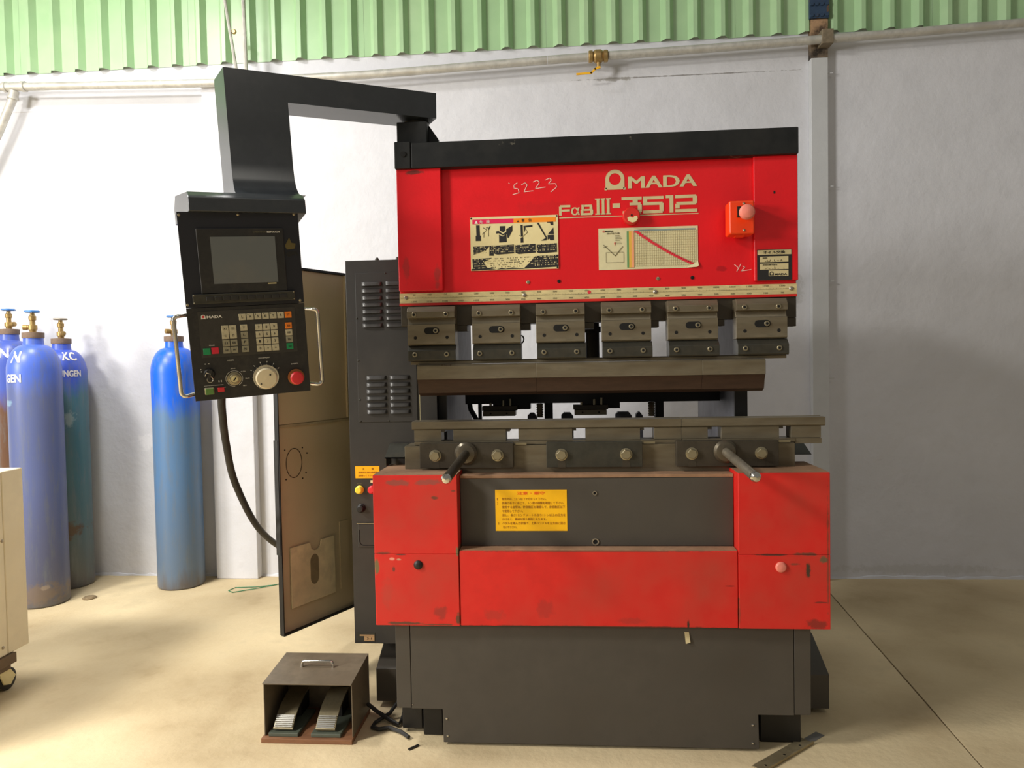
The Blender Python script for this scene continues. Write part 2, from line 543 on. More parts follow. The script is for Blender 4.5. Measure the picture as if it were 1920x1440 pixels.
MB().lathe([(.028, 0), (.028, .015), (.024, .016), (.024, .1), (.028, .101), (.028, .12)], (-2.49, PY, 2.694), (1, 0, -.02), 14).lathe(
    [(.024, .02), (.024, .05), (.028, .051), (.028, .065)], (-2.43, PY, 2.69), (-.25, 0, -1), 14).build('tee', M_galv, pp)
MB().tube([(-2.44, PY, 2.64), (-2.53, PY, 2.46), (-2.9, PY, 1.8)], .021, 12).build('branch_pipe', M_galv, pp)
vz = pz(.71)
v = MB().lathe([(.027, 0), (.03, .004), (.03, .02), (.024, .022), (.033, .035), (.033, .062), (.024, .075), (.03, .077), (.03, .094), (.027, .098)],
               (.66, PY, vz), (1, 0, 0), 12).cyl((.71, PY, vz - .03), (.71, PY, vz - .06), .01).build('valve', M_brass, pp)
v['label'] = 'brass valve'
MB().ribbon([(.715, vz - .058), (.692, vz - .066), (.672, vz - .085), (.60, vz - .088)], .010, PY - .012, PY - .007).build('handle', M_yellow, v)['label'] = 'yellow lever handle'

# two thin conduits that hang in front of the cladding
cd = thing('hanging_conduit', 'thin grey conduit slanting down in front of the green cladding, left one of the pair', 'conduit', (-1.2, 1.40, 1.5))
MB().tube([(-1.40, 1.425, 4.36), (-1.155, 1.425, 2.62), (-1.15, 1.43, 2.3)], .009, 8).build('rod', M_galv, cd)
MB().lathe([(.009, 0), (.013, .003), (.013, .01), (.009, .013)], (-1.176, 1.425, 2.90), (0, 1, 0), 12).build('eyelet', M_brass, cd)
cd2 = thing('hanging_conduit', 'thin upright grey conduit in front of the green cladding, right one of the pair', 'conduit', (-1.15, 1.44, 1.5))
MB().tube([(-1.133, 1.43, 4.4), (-1.116, 1.43, 2.62), (-1.114, 1.43, 2.3)], .011, 8).build('rod', M_galv, cd2)

# ================================================================== PRESS BRAKE
PB = thing('press_brake', 'large red and grey hydraulic press brake standing on the concrete floor', 'machine', (.61, .3, 0))
# side frames (open throat between the beams)
MB().prism([(.13, .82), (.62, .82), (.62, 1.36), (.05, 1.36), (.05, 1.80), (.80, 1.80), (.80, .06), (.02, .06), (.02, .80), (.13, .80)][:0] or
           [(.02, .05), (.80, .05), (.80, 1.78), (.05, 1.78), (.05, 1.36), (.13, 1.34), (.13, .84), (.02, .80)], 'x', .098, .118).build('side_frame', M_frame, PB)
MB().prism([(.02, .05), (.80, .05), (.80, 1.78), (.05, 1.78), (.05, 1.36), (.13, 1.34), (.13, .84), (.02, .80)], 'x', 1.068, 1.100).build('side_frame', M_frame, PB)
MB().box(.094, .122, .122, .136, .84, 1.345).build('frame_edge', M_oily, PB)
MB().box(1.064, 1.104, .122, .136, .84, 1.345).build('frame_edge', M_oily, PB)
MB().box(.12, 1.066, .10, .80, 1.40, 1.76).build('cylinder_housing', M_grey, PB)
MB().box(.12, 1.066, .05, .78, .08, .66).build('tank', M_grey, PB)
# upper head
MB().box(.0, 1.222, 0, .085, 1.345, 1.765).build('front_panel', M_red, PB, .003)
MB().box(.002, .142, -.020, -.0005, 1.384, 1.764).build('left_cover', M_red, PB, .003)
MB().box(1.094, 1.224, -.014, -.0005, 1.388, 1.764).build('right_cover', M_red, PB, .003)
tbar = MB().box(.052, 1.222, -.03, .085, 1.762, 1.841).build('top_bar', M_black, PB, .003)
MB().box(.000, .051, -.032, .085, 1.762, 1.845).build('bar_end', M_black, PB, .003)
MB().lathe([(.009, 0), (.009, .003), (.005, .0035)], (.028, -.0321, 1.806), (0, -1, 0), 12).build('bar_bolt', M_hole, PB)
MB().box(.002, .098, .0, .13, 1.846, 1.916).build('pivot_block', M_black, PB, .003)
MB().prism([(.0985, 1.846), (.128, 1.846), (.128, 1.868), (.0985, 1.912)], 'y', .03, .05).build('gusset', M_black, PB)
# chalk, holes and bolts
def zp3(x, y):
    px, py = 720 + x / 4.115, 220 + y / 4.115
    return (.001626 * (px - 745) + .002 + .00003 * (py - 548) * .0, 1.768 - (py - 318) * .001626 - (px - 745) * .0000545 * .98)
ck = MB()
for st in ([(1055, 512), (1030, 528), (1030, 553), (1062, 558), (1070, 588), (1020, 603)], [(1090, 527), (1118, 510), (1135, 528), (1108, 582), (1180, 574)],
           [(1182, 505), (1215, 490), (1230, 510), (1198, 558), (1276, 545)], [(1280, 490), (1310, 475), (1326, 490), (1300, 520), (1358, 518), (1365, 545), (1320, 582)],
           [(990, 512), (994, 516)]):
    ck.ribbon([zp3(*q) for q in st], .0022, -.0009, -.0003)
ck.build('chalk_number', M_chalk, PB, smooth=False)['label'] = 'pale chalk number'
ck = MB()
def zp7(x, y):
    px, py = 1340 + x / 7.2, 360 + y / 7.2
    return (1.098 + (px - 1413) * .001626, 1.481 - (py - 469) * .001626)
for st in ([(262, 962), (305, 1000)], [(345, 955), (292, 1052)], [(370, 985), (398, 1000), (350, 1050), (480, 1035)]):
    ck.ribbon([zp7(*q) for q in st], .002, -.0009, -.0003)
ck.build('chalk_mark', M_chalk, PB, smooth=False)
for i, (x, z, m) in enumerate(((.407, 1.4045, M_bolt), (.503, 1.405, M_hole), (.807, 1.405, M_bolt), (.911, 1.405, M_hole))):
    MB().lathe([(.0055, 0), (.0055, .002), (.003, .003)], (x, 0, z), (0, -1, 0), 10).build('screw', m, PB)
MB().box(1.152, 1.157, -.0148, -.014, 1.649, 1.657).build('paint_chip', M_oily, PB)
# brand logo and model lettering
lg = MB()
logo_arch(lg, .651, .709, 1.681, 1.742, -.0003)
for k in range(5):
    add_text(lg, 'MADA', .720 + .0011 * k, .9245 + .0011 * k, 1.683 + .0005 * (k % 2), 1.7185 + .0005 * (k % 2), -.0003 - .00006 * k)
lg.build('maker_logo', M_logo, PB, smooth=False)
U = .000423
def zx(a):
    return .507 + (a - 112) * U
ml = MB()
def rects(x0, x1, z0, z1, rs):
    for i, (a, b, c, d) in enumerate(rs):
        ml.box(x0 + (x1 - x0) * a, x0 + (x1 - x0) * b, -.0009 - .00015 * i, -.0003, z0 + (z1 - z0) * c, z0 + (z1 - z0) * d)
rects(zx(112), zx(195), 1.607, 1.639, [(.1, 1, .78, 1), (0, .22, 0, .86), (.22, .95, .38, .58)])
for k in range(4):
    add_text(ml, 'α', zx(200) + .0007 * k, zx(258) + .0007 * k, 1.607, 1.631, -.0003 - .00006 * k)
rects(zx(270), zx(360), 1.606, 1.638, [(.06, .9, .8, 1), (.72, .94, .5, .9), (.06, .96, .42, .58), (.78, 1, .08, .5), (0, .94, 0, .2), (.0, .22, 0, .5), (.06, .26, .5, 1)])
for k in range(3):
    a = 380 + k * 37
    rects(zx(a), zx(a + 32), 1.606, 1.656, [(-.15, 1.15, .92, 1), (.2, .8, .05, .95), (-.15, 1.15, 0, .08)])
rects(zx(502), zx(555), 1.625, 1.639, [(0, 1, 0, 1)])
rects(zx(567), zx(712), 1.605, 1.657, [(0, 1, .82, 1), (.55, .8, .60, .83), (.4, .95, .5, .66), (.8, 1, .1, .55), (.05, .95, 0, .18)])
rects(zx(722), zx(868), 1.605, 1.657, [(0, 1, .82, 1), (0, .2, .5, .9), (0, .95, .48, .66), (.8, 1, .1, .58), (0, .95, 0, .18)])
rects(zx(884), zx(938), 1.605, 1.658, [(.5, 1, 0, 1), (0, .6, .84, 1)])
rects(zx(952), zx(1108), 1.605, 1.658, [(0, .95, .82, 1), (.8, 1, .5, .92), (.05, .95, .42, .6), (0, .2, .22, .5), (0, 1, 0, .18)])
ml.box(.507, .932, -.0009, -.0003, 1.5985, 1.6012)
ml.build('model_lettering', M_logo, PB, smooth=False)
# warning plate with pictograms
wp = MB().box(.229, .503, -.003, -.0002, 1.444, 1.610).build('warning_plate', M_cream, PB)
wx = lambda a: .229 + (a - 120) / 1650 * .274
wz = lambda b: 1.610 - (b - 160) / 1005 * .166
yp, yq = -.0038, -.0031
def poly(mb, pts):
    mb.prism([(wx(a), wz(b)) for a, b in pts], 'y', yp, yq)
m1 = MB(); m1.box(.236, .365, yp, yq, 1.589, 1.603); m1.build('danger_band', M_magenta, wp)
m1 = MB(); m1.box(.365, .496, yp, yq, 1.589, 1.603); m1.build('caution_band', M_amber, wp)
wt = MB()
add_text(wt, '危', wx(300), wx(360), 1.590, 1.600, -.0039); add_text(wt, '険', wx(430), wx(495), 1.590, 1.600, -.0039)
wt.prism([(wx(205), 1.590), (wx(270), 1.590), (wx(238), 1.600)], 'y', -.0045, -.0039)
wt.build('lettering', M_white, wp, smooth=False)
pg = MB()
add_text(pg, '警', wx(1090), wx(1145), 1.591, 1.601, -.0039); add_text(pg, '告', wx(1220), wx(1280), 1.591, 1.601, -.0039)
pg.prism([(wx(1000), 1.591), (wx(1045), 1.591), (wx(1022), 1.597)], 'y', -.0045, -.0039)
poly(pg, [(232, 310), (296, 310), (300, 505), (318, 505), (318, 605), (220, 605), (222, 505), (236, 505)])
poly(pg, [(360, 352), (425, 385), (420, 400), (365, 365)])
poly(pg, [(425, 350), (445, 350), (445, 370), (425, 370)])
poly(pg, [(455, 390), (490, 330), (505, 335), (475, 400)])
for a, b in (((435, 400), (345, 480)), ((465, 400), (465, 520)), ((380, 450), (372, 540))):
    pg.ribbon([(wx(a[0]), wz(a[1])), (wx(b[0]), wz(b[1]))], .001, yp, yq)
poly(pg, [(678, 340), (780, 340), (780, 425), (738, 455), (678, 425)])
poly(pg, [(605, 440), (650, 425), (735, 490), (800, 450), (800, 400), (915, 335), (915, 430), (840, 565), (820, 560), (810, 490), (735, 515), (650, 470), (612, 480)])
poly(pg, [(662, 500), (735, 535), (800, 490), (805, 640), (662, 645)])
poly(pg, [(1070, 330), (1108, 328), (1112, 540), (1072, 540)])
poly(pg, [(1125, 350), (1290, 335), (1290, 370), (1160, 378), (1150, 440), (1130, 470)])
poly(pg, [(1068, 570), (1116, 560), (1118, 660), (1068, 662)])
pg.ribbon([(wx(1040), wz(520)), (wx(1095), wz(560)), (wx(1200), wz(470)), (wx(1160), wz(400))], .001, yp, yq)
poly(pg, [(1375, 300), (1410, 300), (1565, 590), (1545, 600)])
poly(pg, [(1450, 635), (1530, 590), (1560, 600), (1545, 632)])
poly(pg, [(1565, 290), (1680, 285), (1682, 350), (1635, 350), (1620, 305), (1568, 302)])
poly(pg, [(1680, 400), (1690, 520), (1580, 515)])
poly(pg, [(1572, 535), (1690, 532), (1690, 630), (1620, 632), (1605, 600), (1572, 620)])
poly(pg, [(170, 710), (480, 705), (400, 790), (175, 858)])
poly(pg, [(480, 705), (550, 700), (555, 890), (470, 888)])
for a in (562, 965, 1365):
    poly(pg, [(a, 705), (a + 375, 690), (a + 378, 855), (a + 60, 872), (a, 850)])
poly(pg, [(150, 945), (520, 930), (360, 1010), (420, 1110), (600, 1148), (160, 1160)])
poly(pg, [(1110, 1150), (1220, 1050), (1330, 920), (1765, 905), (1770, 1130)])
poly(pg, [(600, 1150), (700, 1125), (780, 1140), (900, 1120), (1110, 1140), (1110, 1152)])
pg.build('pictogram', M_ink, wp, smooth=False)
wl = MB(); wd = MB()
for r in range(4):
    for c in range(64):
        a, b = 175 + c * 24.5, 716 + r * 36 - c * .35
        if random.random() < .55 and not (400 < a < 480):
            wl.box(wx(a), wx(a + random.uniform(8, 16)), -.0042, -.0038, wz(b + 14), wz(b))
for r in range(5):
    for c in range(66):
        a, b = 160 + c * 24.3, 950 + r * 40 - c * .55
        inside = a < 480 or a > 1240 or b > 1105
        if random.random() < .5 and inside:
            wl.box(wx(a), wx(a + random.uniform(8, 15)), -.0042, -.0038, wz(b + 16), wz(b))
        elif not inside and random.random() < .6:
            wd.box(wx(a), wx(a + random.uniform(8, 15)), -.0036, -.0031, wz(b + 16), wz(b))
stuff(wl.build('small_print', M_cream, wp, smooth=False))
stuff(wd.build('small_print', M_ink, wp, smooth=False))
rv = MB().lathe([(.003, 0), (.0025, .001)], (.2325, -.003, 1.6065), (0, -1, 0), 8).build('rivet', M_oily, wp)
for dx, dz in ((.267, 0), (0, -.159), (.267, -.159)):
    dup(rv, (dx, 0, dz))
# bending chart
ch = MB().prism([(.627, 1.4355), (.893, 1.4355), (.929, 1.458), (.929, 1.563), (.627, 1.563)], 'y', -.0014, -.0004).build('bending_chart', M_paper, PB, smooth=False)
MB().hexa([(.8935, -.0016, 1.4357), (.9285, -.0016, 1.4577), (.9300, -.007, 1.441), (.925, -.008, 1.437)], [(.8935, -.0010, 1.4357), (.9285, -.0010, 1.4577), (.9300, -.0064, 1.441), (.925, -.0074, 1.437)]).build('curled_corner', M_paper, ch, smooth=False)
cx_ = lambda a: .627 + (a - 115) / 1705 * .302
cz_ = lambda b, a=900: 1.563 - (b - (88 - (a - 115) * .038)) / 715 * .1275
ya, yb = -.0029, -.0023
def crect(m, name, a0, a1, b0, b1):
    MB().box(cx_(a0), cx_(a1), ya, yb, cz_(b1, a0), cz_(b0, a0)).build(name, m, ch)
crect(M_green, 'green_column', 605, 640, 128, 752)
crect(M_gold, 'yellow_column', 640, 685, 128, 752)
crect(M_peach, 'orange_column', 685, 725, 125, 750)
MB().box(cx_(730), cx_(1775), ya, yb, 1.5515, 1.5555).build('blue_row', M_blueg, ch)
gl = MB()
for i in range(30):
    x = cx_(740 + i * 36)
    gl.box(x, x + .0005, -.0028, yb, 1.4445, 1.551)
for i in range(14):
    z = 1.4445 + i * .0078
    gl.box(cx_(735), cx_(1775), -.0028, yb, z, z + .0005)
stuff(gl.build('chart_grid', M_inkl, ch, smooth=False))
gl = MB()
gl.ribbon([(cx_(200), 1.512), (cx_(400), 1.478), (cx_(530), 1.506)], .0018, ya, yb)
gl.ribbon([(cx_(200), 1.505), (cx_(265), 1.508)], .001, ya, yb)
gl.ribbon([(cx_(240), 1.489), (cx_(545), 1.489), (cx_(545), 1.458), (cx_(240), 1.458), (cx_(240), 1.489)], .0006, ya, yb)
for i in range(6):
    gl.box(cx_(400), cx_(480 + 20 * (i % 3)), ya, yb, 1.540 - i * .005, 1.5408 - i * .005)
gl.build('chart_lines', M_inkg, ch, smooth=False)
add_text(MB(), '曲げ圧力表', cx_(260), cx_(480), 1.5445, 1.5495, -.0023).build('lettering', M_inkg, ch, smooth=False)
cr = MB()
for i in range(25):
    t = i / 24
    a = 760 + t * 930
    z = 1.5485 - t * .1005 - .006 * math.sin(t * math.pi)
    cr.box(cx_(a), cx_(a + 34), -.0034, -.0029, z - .0022, z + .0022)
    cr.box(cx_(a - 22), cx_(a + 52), -.0030, -.0026, z - .0012, z + .0036)
cr.prism([(cx_(385), 1.519), (cx_(408), 1.519), (cx_(396), 1.509)], 'y', ya, yb)
logo_arch(cr, cx_(188), cx_(222), 1.551, 1.557, yb)
cr.build('red_diagonal', M_pinkr, ch, smooth=False)
add_text(MB(), 'MADA', cx_(235), cx_(370), 1.5515, 1.556, -.0023, bold=.03).build('lettering', M_ink, ch, smooth=False)
# oil change label on the right cover
ol = MB().box(1.102, 1.204, -.0155, -.0141, 1.3895, 1.4815).build('oil_label', M_ink, PB)
oy0, oy1 = -.0162, -.0156
MB().box(1.1035, 1.2025, oy0, oy1, 1.466, 1.4800).build('label_strip', M_logo, ol)
MB().box(1.110, 1.194, oy0, oy1, 1.444, 1.4605).build('label_strip', M_logo, ol)
MB().box(1.110, 1.194, oy0, oy1, 1.4215, 1.4395).build('label_strip', M_logo, ol)
MB().box(1.136, 1.194, oy0, oy1, 1.4015, 1.4185).build('label_strip', M_logo, ol)
ot = MB()
add_text(ot, 'オイル交換', 1.120, 1.184, 1.4685, 1.4780, -.0163, bold=.015)
add_text(ot, '前回', 1.118, 1.131, 1.4545, 1.4585, -.0163)
add_text(ot, '次回交換予定日', 1.118, 1.160, 1.4335, 1.4375, -.0163)
logo_arch(ot, 1.138, 1.150, 1.4035, 1.415, -.0163)
add_text(ot, 'MADA', 1.153, 1.190, 1.4035, 1.4095, -.0163, bold=.03)
for s in ([(1.125, 1.4455), (1.133, 1.449), (1.131, 1.446), (1.139, 1.4455), (1.141, 1.4505), (1.138, 1.4455)], [(1.146, 1.446), (1.148, 1.4465)], [(1.152, 1.4505), (1.152, 1.446), (1.157, 1.446)], [(1.161, 1.448), (1.166, 1.448)],
          [(1.170, 1.446), (1.173, 1.4505), (1.176, 1.446)], [(1.125, 1.4235), (1.133, 1.4265), (1.140, 1.423)], [(1.146, 1.4235), (1.149, 1.424)], [(1.153, 1.4295), (1.153, 1.423), (1.157, 1.426)], [(1.163, 1.424), (1.165, 1.4245)], [(1.178, 1.425), (1.181, 1.424)]):
    ot.ribbon(s, .0009, -.0169, -.0163)
ot.build('lettering', M_ink, ol, smooth=False)
# emergency stop box
es = MB().box(1.008, 1.082, -.072, -.014, 1.521, 1.620).build('emergency_stop_box', M_estop, PB, .006, seg=3)
es['label'] = 'orange stop box with faded mushroom button'
MB().box(1.031, 1.070, -.0732, -.072, 1.570, 1.602).build('button_plate', M_oily, es)
MB().lathe([(.013, 0), (.013, .02), (.022, .021), (.0225, .030), (.018, .038), (.009, .042), (.001, .043)], (1.0525, -.073, 1.580), (0, -1, 0), 24).build('stop_button', M_pink, es)
for z in (1.610, 1.532):
    MB().lathe([(.0035, 0), (.0035, .002), (.002, .003)], (1.050, -.072, z), (0, -1, 0), 10).build('screw', M_bolt, es)
MB().box(1.030, 1.056, -.055, -.03, 1.517, 1.521).build('cable_entry', M_estop, es)
# round cover knob with a torn sticker
kb = MB().lathe([(.024, 0), (.026, .003), (.026, .024), (.023, .028), (.003, .028)], (.727, -.0003, 1.5955), (0, -1, 0), 28).build('round_knob', M_redlow, PB)
MB().prism([(.714, 1.589), (.722, 1.592), (.73, 1.588), (.736, 1.593), (.744, 1.593), (.745, 1.585), (.739, 1.576), (.729, 1.5735), (.717, 1.5785)], 'y', -.0295, -.0283).build('torn_sticker', M_cream, kb)
MB().cyl((.727, -.0283, 1.596), (.727, -.0292, 1.596), .003, 10).build('screw', M_hole, kb)
# ruler
ru = MB().box(.0005, 1.2215, -.005, -.0003, 1.3475, 1.3785).build('ruler', M_ruler, PB)
MB().box(.0, 1.222, -.007, -.0003, 1.3395, 1.3470).build('ruler_ledge', M_redlow, PB)
rt = MB()
rt.box(.004, 1.216, -.0056, -.0051, 1.3627, 1.3632)
for i in range(244):
    x = .0 + i * .005
    h = .0028 if i % 2 == 0 else .0015
    rt.box(x + .002, x + .0024, -.0056, -.0051, 1.3632, 1.3632 + h)
stuff(rt.build('tick_marks', M_inkg, ru, smooth=False))
rn = MB()
for k in range(1, 25):
    s = str(k * 50)
    w = .0042 * len(s)
    x = .047 + (k - 1) * .0492
    rn_b = str(1250 - k * 50)
    add_text(rn, s, x - w / 2, x + w / 2, 1.3708, 1.3757, -.0051)
    w = .0042 * len(rn_b)
    add_text(rn, rn_b, x - w / 2, x + w / 2, 1.3498, 1.3545, -.0051)
rn.build('ruler_numbers', M_inkg, ru, smooth=False)
MB().lathe([(.0055, 0), (.0055, .0006)], (.596, -.0051, 1.3685), (0, -1, 0), 14).build('centre_mark', M_pinkr, ru)
for x in (.0205, .395, .798, 1.205):
    MB().lathe([(.0062, 0), (.0062, .002), (.0035, .004), (.001, .0042)], (x, -.005, 1.364), (0, -1, 0), 12).build('ruler_screw', M_rod, ru)
# ram and the six punch holders
MB().box(.002, 1.222, .002, .06, 1.276, 1.3445).build('ram', M_steeld, PB, .001)
lug = MB().box(.178, .212, .004, .05, 1.256, 1.2755).build('ram_lug', M_steeld, PB, .001)
for dx in (.199, .398, .597, .796):
    dup(lug, (dx, 0, 0))
MB().box(1.186, 1.222, .004, .05, 1.250, 1.2755).build('ram_lug', M_steeld, PB, .001)
HW = .1485
prof_t = [(.002, 1.278), (-.042, 1.278), (-.036, 1.296), (-.054, 1.298), (-.054, 1.3165), (-.040, 1.333), (.002, 1.333)]
prof_m = [(.002, 1.213), (-.044, 1.213), (-.050, 1.217), (-.050, 1.2775), (.002, 1.2775)]
prof_b = [(.002, 1.166), (-.054, 1.164), (-.058, 1.168), (-.058, 1.196), (-.040, 1.2125), (.002, 1.2125)]
h0 = MB().prism(prof_t, 'x', .033, .033 + HW).build('punch_holder', M_steel, PB, .0008)
MB().prism(prof_m, 'x', .033, .033 + HW).build('clamp_plate', M_steel, h0, .0008)
MB().prism(prof_b, 'x', .035, .035 + HW).build('lower_jaw', M_gun, h0, .0008)
def socket_bolt(x, y, z, r, par, name='socket_bolt'):
    b = MB().lathe([(r, 0), (r, .003), (r * .86, .0042), (r * .52, .0042), (r * .5, .001)], (x, y, z), (0, -1, 0), 14).build(name, M_bolt, par)
    MB().lathe([(r * .5, 0), (r * .5, .0004)], (x, y - .0040, z), (0, -1, 0), 10).build('socket_hole', M_hole, par)
    return b
def dark_disc(x, y, z, r, par, name='hole'):
    return MB().lathe([(r, 0), (r, .0005)], (x, y, z), (0, -1, 0), 12).build(name, M_hole, par)
for x in (.0555, .1545):
    socket_bolt(x, -.0535, 1.3075, .0078, h0)
    socket_bolt(x + .001, -.0575, 1.1845, .0078, h0)
    dark_disc(x + .002, -.0502, 1.2365, .0052, h0)
st = []
for i in range(9):
    a = math.pi / 2 + math.pi * i / 8
    st.append((.096 + .0105 * math.cos(a), 1.2575 + .0105 * math.sin(a)))
for i in range(9):
    a = -math.pi / 2 + math.pi * i / 8
    st.append((.122 + .0105 * math.cos(a), 1.2575 + .0105 * math.sin(a)))
MB().prism(st, 'y', -.0507, -.0495).build('slot', M_hole, h0)
socket_bolt(.1215, -.0507, 1.2575, .0078, h0)
for x in (.2345, .4315, .631, .829, 1.0315):
    dup_tree(h0, (x - .033, 0, 0), PB)
MB().box(.037, 1.182, -.032, .04, 1.1535, 1.1625).build('clamp_rail', M_steel, PB, .0008)
MB().box(.037, 1.182, -.028, .04, 1.1625, 1.1655).build('clamp_rail', M_steeld, PB)
# lower beam, die rest, clamp plates
MB().box(.015, 1.2, -.048, .05, .81, .9).build('lower_beam', M_steel, PB, .001)
MB().box(.196, 1.005, -.110, -.049, .8085, .8175).build('dust_ledge', M_dust, PB, .001)['label'] = 'dusty ledge'
def plate(x0, x1, m):
    return MB().box(x0, x1, -.072, -.0485, .834, .911).build('clamp_block', m, PB, .0012)
p1, p2, p3 = plate(.067, .356, M_steeld), plate(.457, .746, M_gun), plate(.847, 1.146, M_steeld)
for x, p in ((.116, p1), (.308, p1), (.503, p2), (.697, p2), (.892, p3), (1.095, p3)):
    MB().lathe([(.0185, 0), (.0185, .0025), (.0165, .003)], (x, -.072, .873), (0, -1, 0), 20).hexnut((x, -.0745, .873), .0155, .011).build('hex_bolt', M_bolt, p)
    MB().box(x - .011, x + .012, -.0728, -.0722, .834, .856).build('bolt_slot', M_steeld, p)
for x in (.362, .752, 1.152):
    MB().box(x, x + .034, -.052, -.0485, .902, .9085).build('shim', M_bolt, PB)
for x, dx, m, tip in ((.211, -.014, M_steeld, M_chrome), (.990, .016, M_rod, M_chrome)):
    par = p1 if x < .5 else p3
    MB().lathe([(.034, 0), (.035, .006), (.028, .014), (.019, .016)], (x, -.072, .879), (0, -1, 0), 26).build('handle_boss', mat('boss_steel', (104, 96, 82), .35, .7, dirt=(60, 52, 42), amt=.5, scale=20), par)
    a, b = Vector((x, -.08, .879)), Vector((x + dx, -.345, .848))
    MB().cyl(a, b, .0132, 18).build('handle_rod', m, par)
    MB().lathe([(.0132, 0), (.0145, .003), (.0142, .010), (.010, .016), (.001, .0185)], b, b - a, 18).build('handle_tip', tip, par)
# red and grey base
def red_side(x0, x1):
    z = .592
    o = MB().box(x0, x1, -.161, .06, z + .0004, .8275).build('side_cover', M_redlow, PB, .002)
    q = MB().box(x0, x1, -.161, .06, .377, z).build('side_cover', M_redlow, PB, .002)
    MB().box(x0 + .001, x1 - .001, -.158, .059, .8276, .8284).build('dusty_top', M_dust, o)
    return o, q
a, lc = red_side(-.058, .195)
b, rc = red_side(1.006, 1.262)
MB().box(.196, 1.005, -.158, -.02, .377, .6015).build('centre_cover', M_redlow, PB, .003)
MB().box(.198, 1.003, -.154, -.109, .6015, .6032).build('dust_ledge', M_dust, PB)['label'] = 'dusty ledge'
MB().box(.196, 1.005, -.108, -.02, .603, .808).build('recessed_panel', M_grey, PB, .002)
MB().lathe([(.0135, 0), (.0135, .003), (.010, .007), (.004, .009), (.001, .0092)], (.074, -.161, .560), (0, -1, 0), 22).build('cover_plug', M_oily, lc)['label'] = 'black round plug'
MB().lathe([(.0155, 0), (.0155, .003), (.012, .007), (.004, .009), (.001, .0092)], (1.124, -.161, .557), (0, -1, 0), 22).build('cover_plug', M_pink, rc)['label'] = 'red round plug'
for z, r in ((.762, .0065), (.616, .0105)):
    MB().lathe([(r, 0), (r, .003), (r * .7, .003), (r * .6, .0005)], (.600, -.108, z), (0, -1, 0), 16).build('plug_ring', M_rod, PB)
    dark_disc(.600, -.1087, z, r * .65, PB)
# yellow notice
yn = MB().box(.302, .517, -.1092, -.1082, .649, .773).build('notice_plate', M_sign, PB)
add_text(MB(), '注意・厳守', .368, .451, .758, .768, -.1093, bold=.01).build('lettering', M_orangeink, yn, smooth=False)
yt = MB()
lines = [(.307, '1', .322, '型合せは、2トン以下で行なって下さい。', .455), (.307, '2', .322, '折曲げ長さに応じて、トン数の調整を確認して下さい。', .508),
         (0, '', .322, '使用する金型は、許容耐圧を確認して、許容耐圧以下', .511), (0, '', .322, 'で使用して下さい。', .384),
         (0, '', .322, '但し、長さ1センチメートル当り1トン以上の圧力を', .512), (0, '', .322, 'かけると、機械を損う原因となります。', .455),
         (.309, '3', .322, 'ペダルを踏んだ状態で、上昇ハンドルを左方向に回さ', .511), (0, '', .324, 'ないで下さい。', .366)]
for i, (nx, n, x0, s, x1) in enumerate(lines):
    z = .7415 - i * .0122
    if n:
        add_text(yt, n, nx, nx + .003, z, z + .0075, -.1093)
    add_text(yt, s, x0, x1, z, z + .0082, -.1093)
yt.box(.480, .505, -.1097, -.1093, .6515, .6525)
yt.build('lettering', M_brown, yn, smooth=False)
# lower grey front
lowp = MB().prism([(.038, .377), (.038, .111), (.132, .111), (.133, .009), (1.068, .009), (1.066, .111), (1.168, .111), (1.168, .377)], 'y', -.131, -.12).build('lower_panel', M_grey, PB, .0015)
MB().box(-.008, .0365, -.131, .05, .113, .377).build('corner_post', M_grey, PB, .0015)
MB().box(1.1695, 1.216, -.131, .05, .113, .377).build('corner_post', M_grey, PB, .0015)
MB().box(.05, 1.16, -.119, .05, .112, .37).build('base_body', M_grey, PB)
MB().box(.14, 1.06, -.118, .03, .004, .111).build('base_body', M_oily, PB)
for x, z in ((.144, .083), (.146, .030), (1.049, .081), (1.049, .027)):
    MB().lathe([(.0035, 0), (.003, .002), (.001, .003)], (x, -.131, z), (0, -1, 0), 10).build('panel_screw', M_chrome, lowp)
MB().lathe([(.002, 0), (.001, .002)], (.041, -.131, .125), (0, -1, 0), 8).build('panel_screw', M_chrome, lowp)
for x0, x1 in ((.06, .122), (1.085, 1.205)):
    MB().box(x0, x1, -.075, .05, .0, .108).build('levelling_foot', M_oily, PB, .004)
MB().box(-.01, .055, -.06, .05, .012, .095).build('levelling_foot', M_oily, PB, .004)
for x0, x1 in ((-.135, -.009), (1.217, 1.35)):
    MB().prism([(.10, .02), (.10, .132), (.26, .205), (.40, .205), (.40, .02)], 'x', x0, x1).build('outrigger', M_grey, PB, .003)
MB().box(.0, .1, .06, .30, .14, .2).build('outrigger_beam', M_oily, PB)
MB().box(1.104, 1.25, .06, .30, .14, .2).build('outrigger_beam', M_oily, PB)
MB().hexa([(.855, -.1325, .355), (.868, -.1325, .355), (.871, -.138, .326), (.858, -.138, .322)], [(.855, -.131, .355), (.868, -.131, .355), (.871, -.1365, .326), (.858, -.1365, .322)]).build(
    'metal_tab', M_logo, PB)['label'] = 'bent pale metal tab'
# guard channels beside the table
MB().box(-.066, -.002, .02, .028, .853, .857).box(-.066, -.062, .02, .09, .827, .857).prism([(.02, .857), (.09, .895), (.09, .891), (.02, .853)], 'x', -.066, -.002).build('guard_channel', M_gun, PB)
MB().prism([(.0, .857), (.09, .89), (.09, .857)], 'x', 1.215, 1.265).build('guard_channel', M_grey, PB)
